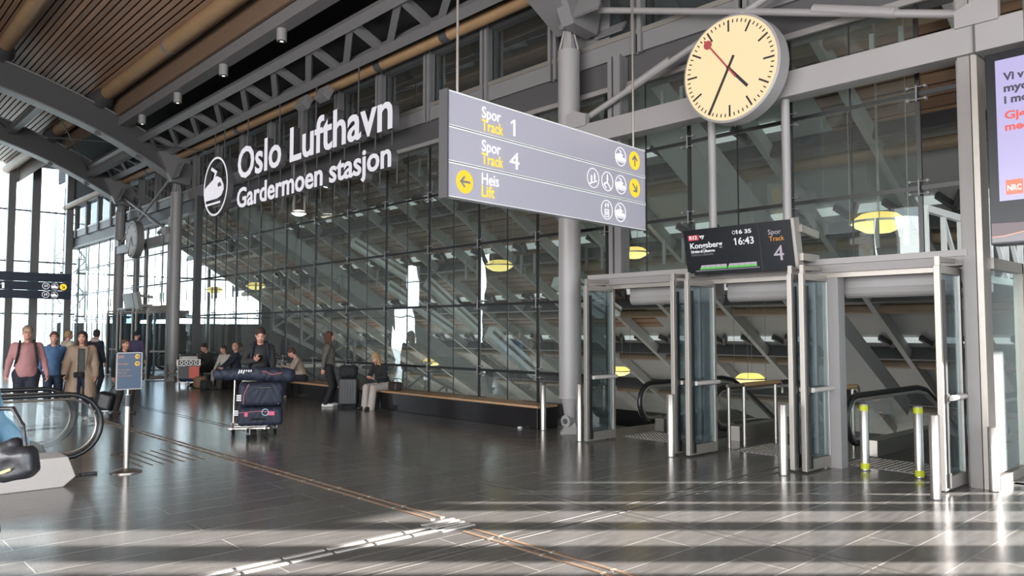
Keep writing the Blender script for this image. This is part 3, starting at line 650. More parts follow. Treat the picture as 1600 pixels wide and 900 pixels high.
# clocks
def clock(y, z, r, lit, label):
    o = thing('station_clock', label, 'clock', (8.9, y, z))
    MB().lathe([(r * .97, 0.0), (r, .012), (r, .24), (r * .9, .26)], (0, 0, 0), 64, 'x').build('case', M['steel'] if not lit else M['column'], o, smooth=True)
    face = emis('clock_face', lin(255, 226, 178), 0.46) if lit else mat('clock_face_unlit', lin(176, 160, 150)[:3], .4)
    MB().disc(V(-.006, 0, 0), UY, UZ, r * .955, .01, 64).build('dial', face, o)
    bk_ = M['blackmatte']
    for k in range(60):
        a = PI / 2 - k * PI / 30; L, wd = ((.22, .034) if k % 5 == 0 else (.065, .02)); ro = .90 * r
        d, n = (math.cos(a), math.sin(a)), (-math.sin(a), math.cos(a))
        q = [(d[0] * rr + n[0] * s * wd * r / 2 / .7 * .7, d[1] * rr + n[1] * s * wd * r / 2) for rr, s in ((ro - L * r * .97, -1), (ro, -1), (ro, 1), (ro - L * r * .97, 1))]
        MB().prism(q, V(-.012, 0, 0), UY, UZ, .005).build('hour_mark' if k % 5 == 0 else 'minute_mark', bk_, o)
    def hand(nm, ang, l0, l1, wd, x, m):
        a = PI / 2 - R(ang); d, n = (math.cos(a), math.sin(a)), (-math.sin(a), math.cos(a))
        q = [(d[0] * rr * r + n[0] * s * wd * r / 2, d[1] * rr * r + n[1] * s * wd * r / 2) for rr, s in ((-l0, -1), (l1, -1), (l1, 1), (-l0, 1))]
        return MB().prism(q, V(x, 0, 0), UY, UZ, .006).build(nm, m, o), d
    if lit:
        hand('hour_hand', 138, .05, .56, .055, -.022, bk_); hand('minute_hand', 208, .24, .90, .05, -.03, bk_)
        red = mat('red_paint', lin(150, 62, 62)[:3], .5); h_, d = hand('second_hand', 322, .26, .80, .034, -.04, red)
        h_.data.materials[0] = red; c = V(-.041, -d[0] * r * .68, d[1] * r * .68); MB().disc(c, UY, UZ, r * .085, .008, 24).build('second_hand_disc', red, o)
        MB().disc(V(-.042, 0, 0), UY, UZ, r * .03, .03, 16).build('hub', bk_, o)
    else:
        hand('hour_hand', 140, .1, .5, .06, -.02, mat('grey_hand', (.12, .11, .11), .5)); hand('minute_hand', 210, .2, .8, .05, -.03, bk_)
    MB().box(.24, .40, -.09, .09, -.3, -.1).build('bracket', M['column'], o)
clock(5.37, 5.13, .715, True, 'large round illuminated cream clock with red second hand above the screen')
clock(29.9, 5.0, .68, False, 'unlit grey round clock on the beam at the far entrance')
# departure screens
def dep(dy, full, label):
    o = thing('departure_screen', label, 'screen', (8.985, 6.105 + dy, 2.435))
    v2 = V(-.115, 0, .605).normalized(); n = UY.cross(v2)
    def pr(nm, a0, a1, b0, b1, m, par=o, th=.002, off=.0):
        return MB().prism([(a0, b0), (a1, b0), (a1, b1), (a0, b1)], n * off, UY, v2, th).build(nm, m, par)
    pr('case', 0, 1.56, 0, .616, M['scr_black'], th=.12)
    pr('divider', 1.112, 1.13, .0, .616, M['blackmatte'], off=.004, th=.004)
    pr('side_frame', 1.56, 1.60, .0, .63, M['alu'], th=.14, off=.006)
    for bp0, bp1, bw in ((V(.02, -1.62, .15), V(.45, -1.62, .15), .09), (V(.0, -1.62, .5), V(.45, -1.62, .45), .09), (V(.1, -.3, .1), V(.45, -.3, .12), .04)): MB().bar(bp0, bp1, .05, bw).build('bracket', M['alu'], o)
    if not full: return o
    w_ = emis('display_white', (.85, .87, .9, 1), .42); og = emis('display_orange', lin(240, 160, 30), .36); rd = emis('display_red', lin(220, 60, 75), .36); gn = emis('display_green', lin(110, 215, 95), .36); gr = emis('display_grey', (.25, .27, .3, 1), .3); lg_ = emis('display_lilac', lin(190, 178, 192), .40)
    P = lambda a, b_: UY * a + v2 * b_ + n * .002
    T = lambda s, a, b_, cap, w, m, bold=0: tfit(s, P(a, b_), UY, v2, cap, w, m, o, bold, .001)
    pr('line_badge', .07, .235, .473, .545, rd, off=.002); tfit('R12', UY * .095 + v2 * .49 + n * .005, UY, v2, .045, .115, w_, o, .002, .001)
    T('vy', .25, .50, .045, .07, w_, .003); T('16 35', .81, .505, .048, .205, w_, .002); T('16:43', .775, .365, .088, .262, w_, .002)
    b = MB(); b.ring(P(.768, .528), UY, v2, .018, .024, .001, 20); b.build('clock_symbol', w_, o)
    T('Kongsberg', .09, .365, .072, .49, w_, .002); T('Direkte til Lillestrøm', .095, .305, .034, .365, w_, .0015); T('Direct to Lillestrøm', .095, .262, .034, .335, gr)
    b = MB(); c = MB()
    for a0, a1, sl in ((.20, .612, .03), (.622, 1.045, .03)):
        b.prism([(a0 + sl * .5, .10), (a1, .10), (a1, .13), (a0 + sl, .13)], P(0, 0), UY, v2, .001); c.prism([(a0, .073), (a1, .073), (a1, .10), (a0 + sl * .5, .10)], P(0, 0), UY, v2, .001)
    b.build('train_graphic', lg_, o); c.build('train_load_graphic', gn, o)
    f = MB()
    for i in range(1, 5):
        for a0 in (.20, .622): f.prism([(a0 + i * .083, .073), (a0 + i * .083 + .002, .073), (a0 + i * .083 + .002, .13), (a0 + i * .083, .13)], P(0, 0) + n * .002, UY, v2, .001)
    f.build('carriage_joints', M['blackmatte'], o)
    pr('platform_bar', .13, 1.08, .050, .064, gr, off=.002)
    T('Spor', 1.245, .455, .06, .17, lg_); T('Track', 1.25, .372, .058, .2, og); T('4', 1.29, .125, .185, .135, lg_)
    return o
dep(0, True, 'black departure screen showing a train to Kongsberg from track 4')
dep(24.6, False, 'dark departure screen at the far entrance, seen beyond the unlit clock')
# advert screen at the right edge
ad = thing('advert_screen', 'tall black framed advert screen at the right picture edge', 'screen', (8.6, 2.33, 2.52))
MB().box(0, .22, -1.05, 0, 0, 1.9).build('case', M['scr_black'], ad, bevel=.006)
MB().box(-.003, 0, -1.0, -.088, .425, 1.82).build('display', emis('advert_lavender', lin(196, 186, 236), .42), ad)
def grad_photo():
    m = bpy.data.materials.new('advert_dune_photo'); m.use_nodes = True; nt = m.node_tree; b = nt.nodes['Principled BSDF']
    b.inputs['Base Color'].default_value = (.01, .01, .01, 1); b.inputs['Emission Color'].default_value = lin(138, 122, 128); b.inputs['Emission Strength'].default_value = .42; return m
MB().prism([(0, 0.012), (1.0, .012), (1.0, .30), (.6, .22), (.3, .19), (0, .20)], V(-.002, -.012, .012), UY, UZ, .002).build('dune_photo', grad_photo(), ad)
MB().prism([(0, .012), (1.0, .012), (1.0, .2), (.6, .17), (.3, .10), (.1, .06), (0, .06)], V(-.004, -.012, .012), UY, UZ, .002).build('dune_front', emis('dune_front', lin(112, 104, 112), .42), ad)
b = MB(); b.prism([(0, .062), (.1, .062), (.3, .102), (.6, .172), (.6, .18), (.3, .112), (.1, .074), (0, .07)], V(-.006, -.012, .012), UY, UZ, .002); b.build('dune_glow', emis('dune_glow', lin(235, 150, 120), .42), ad)
dk = emis('advert_dark_text', lin(58, 56, 82), .42); rd = emis('advert_red_text', lin(240, 88, 80), .42)
for s, z, m, w in (('Vi v', 1.608, dk, .165), ('myc', 1.495, dk, .19), ('i mo', 1.38, dk, .2), ('Gjø', 1.226, rd, .185), ('med', 1.111, rd, .2)): tfit(s, V(-.004, -.16, z), UY, UZ, .072, w, m, ad, .004, .001)
MB().prism([(0, 0), (.145, 0), (.145, .145), (0, .145)], V(-.004, -.145, .48), UY, UZ, .002).build('logo_square', emis('logo_orange', lin(255, 110, 50), .42), ad)
tfit('NRC', V(-.007, -.16, .52), UY, UZ, .052, .115, emis('logo_white', (.9, .85, .85, 1), .42), ad, .003, .001)
f = MB(); f.box(.22, .64, -.39, -.27, .7, 1.2); f.build('bracket', M['steel'], ad)
# SAS sign on stanchion
sx, sy = 2.97, 9.95
ss = thing('sign_stand', 'stainless stanchion post carrying a navy airline direction board', 'sign', (sx, sy, 0))
MB().lathe([(.175, 0), (.175, .012), (.12, .03), (.04, .05)], (0, 0, 0), 36).build('base', M['stainless'], ss, smooth=True)
MB().cyl((0, 0, .04), (0, 0, .92), .034, n=20).build('post', M['stainless'], ss, smooth=True)
MB().cyl((0.0, 0, .78), (0.0, 0, .915), .045, n=20).build('belt_head', M['black'], ss, smooth=True)
MB().cyl((0, 0, .91), (0, 0, 1.02), .012, n=10).build('neck', M['stainless'], ss)
bd = MB(); bd.box(-.135, .145, -.012, .012, .985, 1.415); bd = bd.build('board', mat('board_navy', lin(44, 62, 88)[:3], .35, noise=.12, scale=5), ss)
f = MB()
for a in ((-.14, -.13, .98, 1.42), (.14, .15, .98, 1.42), (-.14, .15, 1.412, 1.422), (-.14, .15, .978, .988)): f.box(a[0], a[1], -.016, .016, a[2], a[3])
f.build('board_frame', M['alu'], ss)
yl = mat('sign_ochre', lin(214, 172, 70)[:3], .5); cp = mat('sign_copper', lin(190, 140, 105)[:3], .5)
o_ = lambda x, z: V(x, -.015, z)
tfit('SAS', o_(-.122, 1.355), u, v, .034, .064, cp, ss, 0, .001)
for z, a in ((1.372, 0), (1.285, PI / 2)): arrow(o_(.092, z), u, v, .028, a, yl, M['blackmatte'], ss)
tfit('Norwegian', o_(-.122, 1.277), u, v, .022, .115, cp, ss, 0, .001)
for s, z, w in (('All other airlines', 1.207, .135), ('Please check', 1.172, .1), ('information screens', 1.136, .15)): tfit(s, o_(-.122, z), u, v, .015, w, cp, ss, 0, .001)
# ================================================================= LAMPS
lampY = emis('lamp_glass_yellow', lin(255, 224, 120), .62); lampL = emis('lamp_glass_low', lin(255, 232, 140), .75); lampW = emis('lamp_white', lin(255, 245, 225), .8)
def pendant(p, dia, label, top, mats=(lampY, lampL)):
    o = thing('pendant_lamp', label, 'lamp', p, 0, 'lens pendant lamps in the stair hall'); r = dia / 2
    MB().lathe([(.05, -.20 * dia), (.45 * r, -.18 * dia), (.8 * r, -.09 * dia), (r * .97, -.01)], (0, 0, 0), 32).build('bowl', mats[1], o, smooth=True)
    MB().lathe([(.93 * r, .02), (.84 * r, .08 * dia), (.62 * r, .16 * dia), (.45 * r, .18 * dia), (.05, .185 * dia)], (0, 0, 0), 32).build('dome', mats[0], o, smooth=True)
    MB().lathe([(r * .9, -.012), (r * 1.04, -.012), (r * 1.04, .022), (r * .9, .022)], (0, 0, 0), 36).build('rim', M['alu'], o, smooth=True)
    b = MB()
    for k in range(4): a = k * PI / 2 + .4; b.cyl((r * .98 * math.cos(a), r * .98 * math.sin(a), 0), (r * .98 * math.cos(a), r * .98 * math.sin(a), top - p[2]), .008, n=6)
    b.build('cables', M['alu'], o)
def fpx(x, y, D):
    F = V(math.sin(R(42.917)) * math.cos(R(3.177)), math.cos(R(42.917)) * math.cos(R(3.177)), math.sin(R(3.177)))
    U = V(-math.sin(R(42.917)) * math.sin(R(3.177)), -math.cos(R(42.917)) * math.sin(R(3.177)), math.cos(R(3.177)))
    return V(0, 0, 1.68) + (F + RV * ((x - 800) / 1207) + U * ((450 - y) / 1207)) * D
for (x, y, w, l) in ((780, 415, 46, 'yellow lens lamp behind the glass wall left of the near round column'), (990, 395, 48, 'yellow lens lamp behind the glass just left of the departure screen'), (400, 447, 30, 'yellow lens lamp far behind the glass under the station sign'),
                     (335, 453, 26, 'yellow lens lamp far behind the glass above the seated couple'), (676, 565, 32, 'low yellow lens lamp behind the glass right of the seated blonde girl'), (1373, 348, 84, 'largest yellow lens lamp above the rightmost doorway'),
                     (1172, 592, 48, 'low yellow lens lamp seen through the middle doorway'), (967, 580, 38, 'low yellow lens lamp seen through the leftmost door leaf')):
    D = .9 * 1207 / w; p = fpx(x, y, D); pendant(p, .9, l, zr(p.x) + .3)
p = fpx(467, 333, 20); pendant(p, .4, 'small white lens lamp added behind the glass for a lamp reflection under the station sign', p.z + 1.5, (lampW, lampW))  # added lamp standing in for a hall lamp mirrored in the glass
for y, l in ((15.7, 'round ceiling spotlight on the edge beam, nearest of the four'), (18.85, 'round ceiling spotlight on the edge beam, second nearest'), (22.0, 'round ceiling spotlight on the edge beam, third nearest'), (25.0, 'round ceiling spotlight on the edge beam, farthest one')):
    o = thing('spotlight', l, 'spotlight', (7.66, y, 8.33), 0, 'round spotlights under the roof edge beam')
    MB().cyl((0, 0, -.27), (0, 0, 0), .11, n=24).build('housing', M['column'], o, smooth=True); MB().cyl((0, 0, -.275), (0, 0, -.268), .085, n=20).build('reflector', M['blackmatte'], o)
    MB().cyl((0.0, 0, -.279), (0, 0, -.272), .04, n=16).build('lamp_lens', lampW, o)
for y, l in ((17.3, 'grey loudspeaker box under the truss, left of the pair'), (16.3, 'grey loudspeaker box under the truss, right of the pair')):
    o = thing('loudspeaker', l, 'loudspeaker', (9.1, y, 7.32)); MB().bar((-.05, -.22, -.02), (-.05, .22, -.02), .2, .3, (.5, 0, 1)).build('housing', M['steel'], o, bevel=.01); MB().box(-.02, .02, -.02, .02, .1, .2).build('bracket', M['steel_dark'], o)
# ================================================================= DOORS, ESCALATORS, BOLLARDS, BENCH
def leaf(name, y, label, right):
    o = structure(name, label, (8.8, y, 0)); m = M['alu']; L = .68; H = 2.37
    f = MB(); f.box(0, .055, -.03, .03, .02, H); f.box(L - .055, L, -.03, .03, .02, H); f.box(.055, L - .055, -.03, .03, .02, .15); f.box(.055, L - .055, -.03, .03, H - .08, H); f.build('door_frame', m, o, bevel=.004)
    f = MB(); f.box(.055, L - .055, -.006, .006, .15, H - .08); f.build('door_glass', M['glass_door'], o)
    s = -1
    b = MB(); b.box(.055, .11, s * .045, s * .025, .18, H - .15); b.box(.05, .12, s * .055, s * .025, .05, .2); b.box(.05, .12, s * .055, s * .02, .93, 1.02); b.build('edge_guard', M['black'], o)
    b = MB(); b.cyl((.10, s * .07, .975), (L - .02, s * .07, .975), .03, n=14); b.build('push_bar', M['offwhite'], o, smooth=True)
    f = MB(); f.bar((.05, 0, H + .06), (L + .35, 0.03, H + .10), .05, .05); f.bar((.05, 0, H - .02), (.05, 0, H + .1), .05, .05); f.build('closer_arm', M['alu'], o)
    f = MB()
    for z in (.3, 1.2, 2.0): f.cyl((L + .01, 0, z), (L + .01, 0, z + .14), .018, n=10)
    f.build('hinge', M['stainless'], o)
    return o
leaf('door_1', 7.84, 'open glass door leaf beside the round column, leftmost', 0); leaf('door_2', 6.25, 'open glass door leaf left of the middle pair', 0); leaf('door_3', 6.02, 'open glass door leaf right of the middle pair', 0)
leaf('door_4', 4.55, 'open glass door leaf seen edge-on left of the grey pilaster', 0); leaf('door_5', 4.40, 'open glass door leaf against the grey pilaster', 0); leaf('door_6', 2.90, 'open glass door leaf at the right jamb', 0)
for i, y in enumerate((32.3, 31.0, 30.6, 29.3, 28.9, 27.7)): leaf('door_%d' % (7 + i), y, 'glass door leaf of the far entrance, number %s from the left' % ['one', 'two', 'three', 'four', 'five', 'six'][i], 0)
def path_x(x0, zt, r, run, slope, flat, n=12):
    pts = [(x0 + r + .25, zt - 2 * r)]
    for i in range(n + 1): a = -PI / 2 - PI * i / n; pts.append((x0 + r + r * math.cos(a), zt - r + r * math.sin(a)))
    pts += [(x0 + r + flat * .5, zt), (x0 + r + flat, zt)]
    if run: pts += [(x0 + r + flat + .35, zt - .05), (x0 + r + flat + .8, zt - .25), (x0 + r + flat + .8 + run, zt - .25 - run * slope)]
    return pts
def escalator(ya, yb, x0, label, run=13, flat=2.2, slope=.577):
    o = thing('escalator', label, 'escalator', (0, 0, 0))
    for y in (ya, yb):
        pts = path_x(x0, .80, .32, run, slope, flat)
        MB().tube([(x, y, z) for x, z in pts], .042, 10).build('handrail', M['black'], o, smooth=True)
        inn = path_x(x0 + .055, .745, .265, run, slope, flat); ii = MB().tube([(x, y, z) for x, z in inn], .028, 8).build('newel_rim', M['alu'], o, smooth=True)
        # glass balustrade: strip between the rim and the skirt line
        g = MB(); top = [q for q in inn if True]
        poly = [(x, z) for x, z in inn[1:]]
        xe = poly[-1][0]; ze = poly[-1][1]
        base = [(xe, ze - .78), (x0 + .36 + flat + .8, -.13), (x0 + .36 + flat, .12), (x0 + .45, .18)]
        pl = poly + base; g.add([(x, y, z) for x, z in pl], [tuple(range(len(pl)))]); g.build('balustrade_glass', M['glass_clear'], o)
        s = MB(); sk = [(x0 + .3, .22), (x0 + .36 + flat, .22), (x0 + .36 + flat + .8, -.02), (xe, ze - .66), (xe, ze - 1.2), (x0 + .36 + flat + .8, -.75), (x0 + 1.9, -.3), (x0 + .3, -.02)]
        s.prism(sk, V(0, y - .09, 0), UX, UZ, -.18); s.build('skirt', M['stainless'], o)
    for q in range(6): MB().bar((x0 + 1.0 + q * .09, min(ya, yb) + .1, .232), (x0 + 1.05 + q * .09, min(ya, yb) + .1, .232), .06, .006).build('deck_mark', mat('deck_mark', (.5, .26, .06) if q == 0 else (.5, .5, .48), .5), o)
    st_ = MB(); x = x0 + .5; z = 0.02
    st_.box(x0 + .2, x0 + 1.1 + flat, min(ya, yb) + .12, max(ya, yb) - .12, -.05, .012)
    x = x0 + 1.1 + flat; z = -.05
    while x < x0 + flat + run: st_.box(x, x + .4, min(ya, yb) + .12, max(ya, yb) - .12, z - .25, z); x += .38; z -= .22
    st_.build('steps', M['steel_dark'], o)
    return o
escalator(8.02, 6.62, 10.35, 'escalator behind the leftmost open doorway'); escalator(4.55, 3.15, 10.3, 'escalator behind the rightmost open doorway')
escalator(32.2, 30.9, 10.6, 'escalator going down behind the far entrance, farther one', 11); escalator(28.9, 27.6, 10.6, 'escalator going down behind the far entrance, nearer one', 11)
# lattice railings of the far escalators
for y, l, xs_, zt in ((22.0, 'white lattice railing descending behind the seated blonde girl', (10.6, 20.6), lambda x: 2.04 - .453 * (x - 12.07)), (29.9, 'white lattice railing descending between the far escalators', (11, 22), lambda x: 1.1 - .577 * (x - 11.3))):
    o = thing('lattice_railing', l, 'railing'); a, c = xs_
    MB().bar((a, y, zt(a)), (c, y, zt(c)), .09, .09).build('top_rail', M['column'], o); MB().bar((a, y, zt(a) - .95), (c, y, zt(c) - .95), .09, .12).build('bottom_rail', M['column'], o)
    x = a
    while x < c - .9: MB().bar((x, y, zt(x)), (x, y, zt(x) - .95), .06, .06).build('baluster', M['column'], o); MB().bar((x, y, zt(x) - .95), (x + .9, y, zt(x + .9)), .05, .05).build('brace', M['column'], o); x += .95
for p0, p1, l in (((12.72, 21.0, 4.46), (15.2, 21.0, 3.3), 'pale inclined beam behind the glass below the last letters of the station name'), ((13.35, 20.0, 3.1), (15.9, 20.0, 1.72), 'pale inclined beam behind the glass left of the bright reflection'),
                  ((14.14, 19.0, 3.18), (16.2, 19.0, 1.74), 'thin pale inclined beam behind the glass beside the bright reflection'), ((12.28, 14.0, 1.66), (13.86, 14.0, 0.61), 'pale inclined beam behind the glass above the granite bench, nearest the round column'),
                  ((15.61, 15.0, 3.06), (17.58, 15.0, 2.19), 'pale inclined beam under the yellow lamp, left of two parallel ones'), ((16.33, 15.0, 3.13), (18.33, 15.0, 2.26), 'pale inclined beam under the yellow lamp, right of two parallel ones'),
                  ((12.88, 28.0, 5.31), (16.4, 28.0, 3.5), 'pale inclined roof edge beam behind the roundel of the station name')):
    o = thing('inclined_beam', l, 'beam'); MB().bar(p0, p1, .25, .3).build('beam', M['white'], o, bevel=.01); d_ = (V(*p1) - V(*p0)); MB().bar(V(*p0) - V(0, .13, 0), V(*p1) - V(0, .13, 0), .02, .08).build('edge_strip', M['alu'], o)
# white lattice frames above the entrance
for y, x0, x1, l in ((3.6, 10.6, 13.2, 'white lattice frame above the rightmost doorway'), (2.9, 10.0, 13.5, 'white lattice frame behind the advert screen')):
    o = thing('lattice_railing', l, 'railing'); b = MB()
    b.bar((x0, y, 3.25), (x1, y, 3.25), .07, .09); b.build('top_rail', M['white'], o); b = MB(); b.bar((x0, y, 2.3), (x1, y, 2.3), .07, .08); b.build('bottom_rail', M['white'], o); x = x0
    while x < x1 + .01: MB().bar((x, y, 2.3), (x, y, 3.25), .06, .06).build('baluster', M['white'], o); x += .65
    x = x0 + .65
    while x < x1 - .6: MB().bar((x, y, 3.2), (x + .65, y, 2.35), .045, .045).build('brace', M['white'], o); x += .65
# comb plates with studs
for y0, y1, l in ((6.75, 7.9, 'studded steel floor plate before the left escalator'), (3.25, 4.45, 'studded steel floor plate before the right escalator'), (4.9, 5.95, 'studded steel floor plate in the middle doorway')):
    o = thing('floor_plate', l, 'floor plate', (9.75, y0, .0)); MB().box(0, 1.05, 0, y1 - y0, 0, .006).build('plate', M['steel'], o); b = MB(); x = .05
    while x < 1.02:
        y = .05
        while y < y1 - y0 - .03: b.cyl((x, y, .006), (x, y, .012), .018, n=8); y += .07
        x += .07
    tag(b.build('studs', M['alu'], o), kind='stuff')
# barrier rails with timber grips
for y, x0, x1, l in ((6.1, 9.95, 11.3, 'steel barrier with timber handrail in the middle doorway'), (4.85, 9.9, 11.2, 'steel barrier with timber handrail left of the right escalator')):
    o = thing('barrier_rail', l, 'railing', (0, y, 0))
    for x in (x0, x0 + .42, x1): MB().cyl((x, 0, 0), (x, 0, .86), .026, n=14).build('post', M['stainless'], o, smooth=True); 
    MB().cyl((x0 - .02, 0, .88), (x0 + .4, 0, .88), .03, n=14).build('rail', M['stainless'], o, smooth=True); MB().cyl((x0 + .4, 0, .88), (x1 + .1, 0, .88), .036, n=14).build('timber_grip', M['tube'], o, smooth=True)
    MB().tube([(x1 + .1, 0, .88), (x1 + .18, 0, .88), (x1 + .22, 0, .82), (x1 + .22, 0, .7)], .02, 10).build('end_bend', M['stainless'], o, smooth=True)
tape = mat('yellow_tape', lin(170, 176, 24)[:3], .5)
for (x, y, h, tp, l) in ((9.39, 9.32, .76, 0, 'stainless bollard left of the near round column'), (8.85, 8.0, .87, 0, 'stainless bollard between the round column and the leftmost door leaf'), (8.67, 6.2, .83, 0, 'stainless bollard in front of the middle pair of door leaves'),
                         (8.53, 4.52, .82, 0, 'stainless bollard in front of the door leaf by the pilaster'), (9.54, 4.0, .80, 1, 'yellow-taped bollard before the right escalator, left of the pair'), (9.5, 3.37, .82, 1, 'yellow-taped bollard before the right escalator, right of the pair'),
                         (8.42, 2.84, .84, 0, 'stainless bollard in front of the right jamb'), (9.29, 2.56, .67, 0, 'stainless bollard at the far right before the glazed side wall')):
    o = thing('bollard', l, 'bollard', (x, y, 0), 0, 'steel bollards at the entrance')
    MB().lathe([(.05, 0), (.05, h - .006), (.046, h)], (0, 0, 0), 28).build('post', M['stainless'], o, smooth=True); MB().lathe([(.058, 0), (.058, .008)], (0, 0, 0), 28).build('foot_ring', M['steel_dark'], o)
    if tp: MB().lathe([(.0515, .02), (.0515, .09)], (0, 0, 0), 28).build('tape', tape, o, smooth=True); MB().lathe([(.0515, h - .085), (.0515, h - .02)], (0, 0, 0), 28).build('tape', tape, o, smooth=True)
bn = thing('granite_bench', 'long black granite ledge bench with timber top along the glass wall', 'bench', (9.33, 9.4, 0))
MB().box(0, .5, 0, 15, 0, .36).build('granite_base', M['granite'], bn, bevel=.006); MB().box(-.01, .5, 0, 15, .36, .40).build('timber_top', M['timber'], bn, bevel=.006)
# travelator end at the left
tv = thing('moving_walkway', 'end of a moving walkway with glass balustrades at the left', 'moving walkway', (0, 0, 0))
for y in (10.3, 11.5):
    pts = [(5.4 - x, z) for x, z in path_x(2.62, .93, .37, 6, .25, 1.4)]
    MB().tube([(x, y, z) for x, z in pts], .03, 10).build('handrail', M['black'], tv, smooth=True)
    inn = [(5.4 - x, z) for x, z in path_x(2.675, .875, .315, 6, .25, 1.4)]; MB().tube([(x, y, z) for x, z in inn], .014, 8).build('newel_rim', M['stainless'], tv, smooth=True)
    poly = inn[1:] + [(inn[-1][0], inn[-1][1] - .75), (2.2, .2)]; MB().add([(x, y, z) for x, z in poly], [tuple(range(len(poly)))]).build('balustrade_glass', M['glass_smoke'], tv)
    b = MB(); b.prism([(-4, 0), (2.20, 0), (2.32, .1), (2.24, .32), (-4, .32)], V(0, y - .33, 0), UX, UZ, -.5); b.build('end_housing', M['offwhite'], tv, bevel=.01)
    f = MB(); f.box(1.95, 1.955, y - .335, y - .329, 0, .32); f.box(2.05, 2.055, y - .335, y - .329, 0, .32); f.box(-4, 2.22, y - .336, y - .33, .13, .135); f.build('housing_seams', M['steel'], tv)
MB().box(-6, 1.9, 10.45, 11.2, -.02, .03).build('tread', M['steel_dark'], tv)
# floor markings
o = MB(); tb = mat('tactile_brown', (.20, .13, .085), .5, noise=.2); tw = mat('tactile_white', (.36, .335, .32), .5); mt = mat('tactile_stud', (.55, .5, .42), .35, .6)
def gl(name, x, y0, y1, m, label, L=.58):
    o = structure(name, label); b = MB(); s = MB(); y = y0
    while y < y1:
        for dx in (-.055, .055): b.box(x + dx - .017, x + dx + .017, y, min(y + L, y1), 0, .005); s.box(x + dx - .02, x + dx + .02, y - .02, y + .005, 0, .006)
        y += L + .015
    b.build('strip', m, o); s.build('stud', mt, o)
gl('trim_1', 4.30, 5.62, 26, tb, 'pair of thin brown guide strips running along the hall floor'); gl('trim_2', 4.24, 1.2, 5.1, tb, 'pair of thin brown guide strips continuing to the bottom edge')
o = structure('trim_3', 'double row of white guide dashes across the lower floor'); b = MB(); x = -1.6
while x < 4.0:
    for y in (5.28, 5.40): b.box(x, x + .33, y - .018, y + .018, 0, .006)
    x += .36
b.build('dashes', tw, o)
o = structure('trim_4', 'block of five white guide bars where the floor lines meet'); b = MB()
for i in range(5): b.box(4.05, 4.40, 5.20 + i * .07, 5.235 + i * .07, 0, .006)
b.build('bars', tw, o)
o = structure('trim_5', 'brown slotted floor grille near the sign stand'); b = MB()
for i in range(7): b.box(3.22 + i * .13, 3.245 + i * .13, 10.2, 11.5, 0, .003)
b.build('slots', tb, o)
o = structure('trim_6', 'rough dark joint strips crossing the floor tiles'); b = MB(); b.box(-11, 9.3, 4.62, 4.66, 0, .002); b.box(-11, 9.3, 4.80, 4.835, 0, .002)
b.box(5.62, 5.64, .3, 26, 0, .002); b.box(5.74, 5.76, .3, 26, 0, .002); b.build('strip', mat('joint_grey', (.075, .07, .066), .5), o)
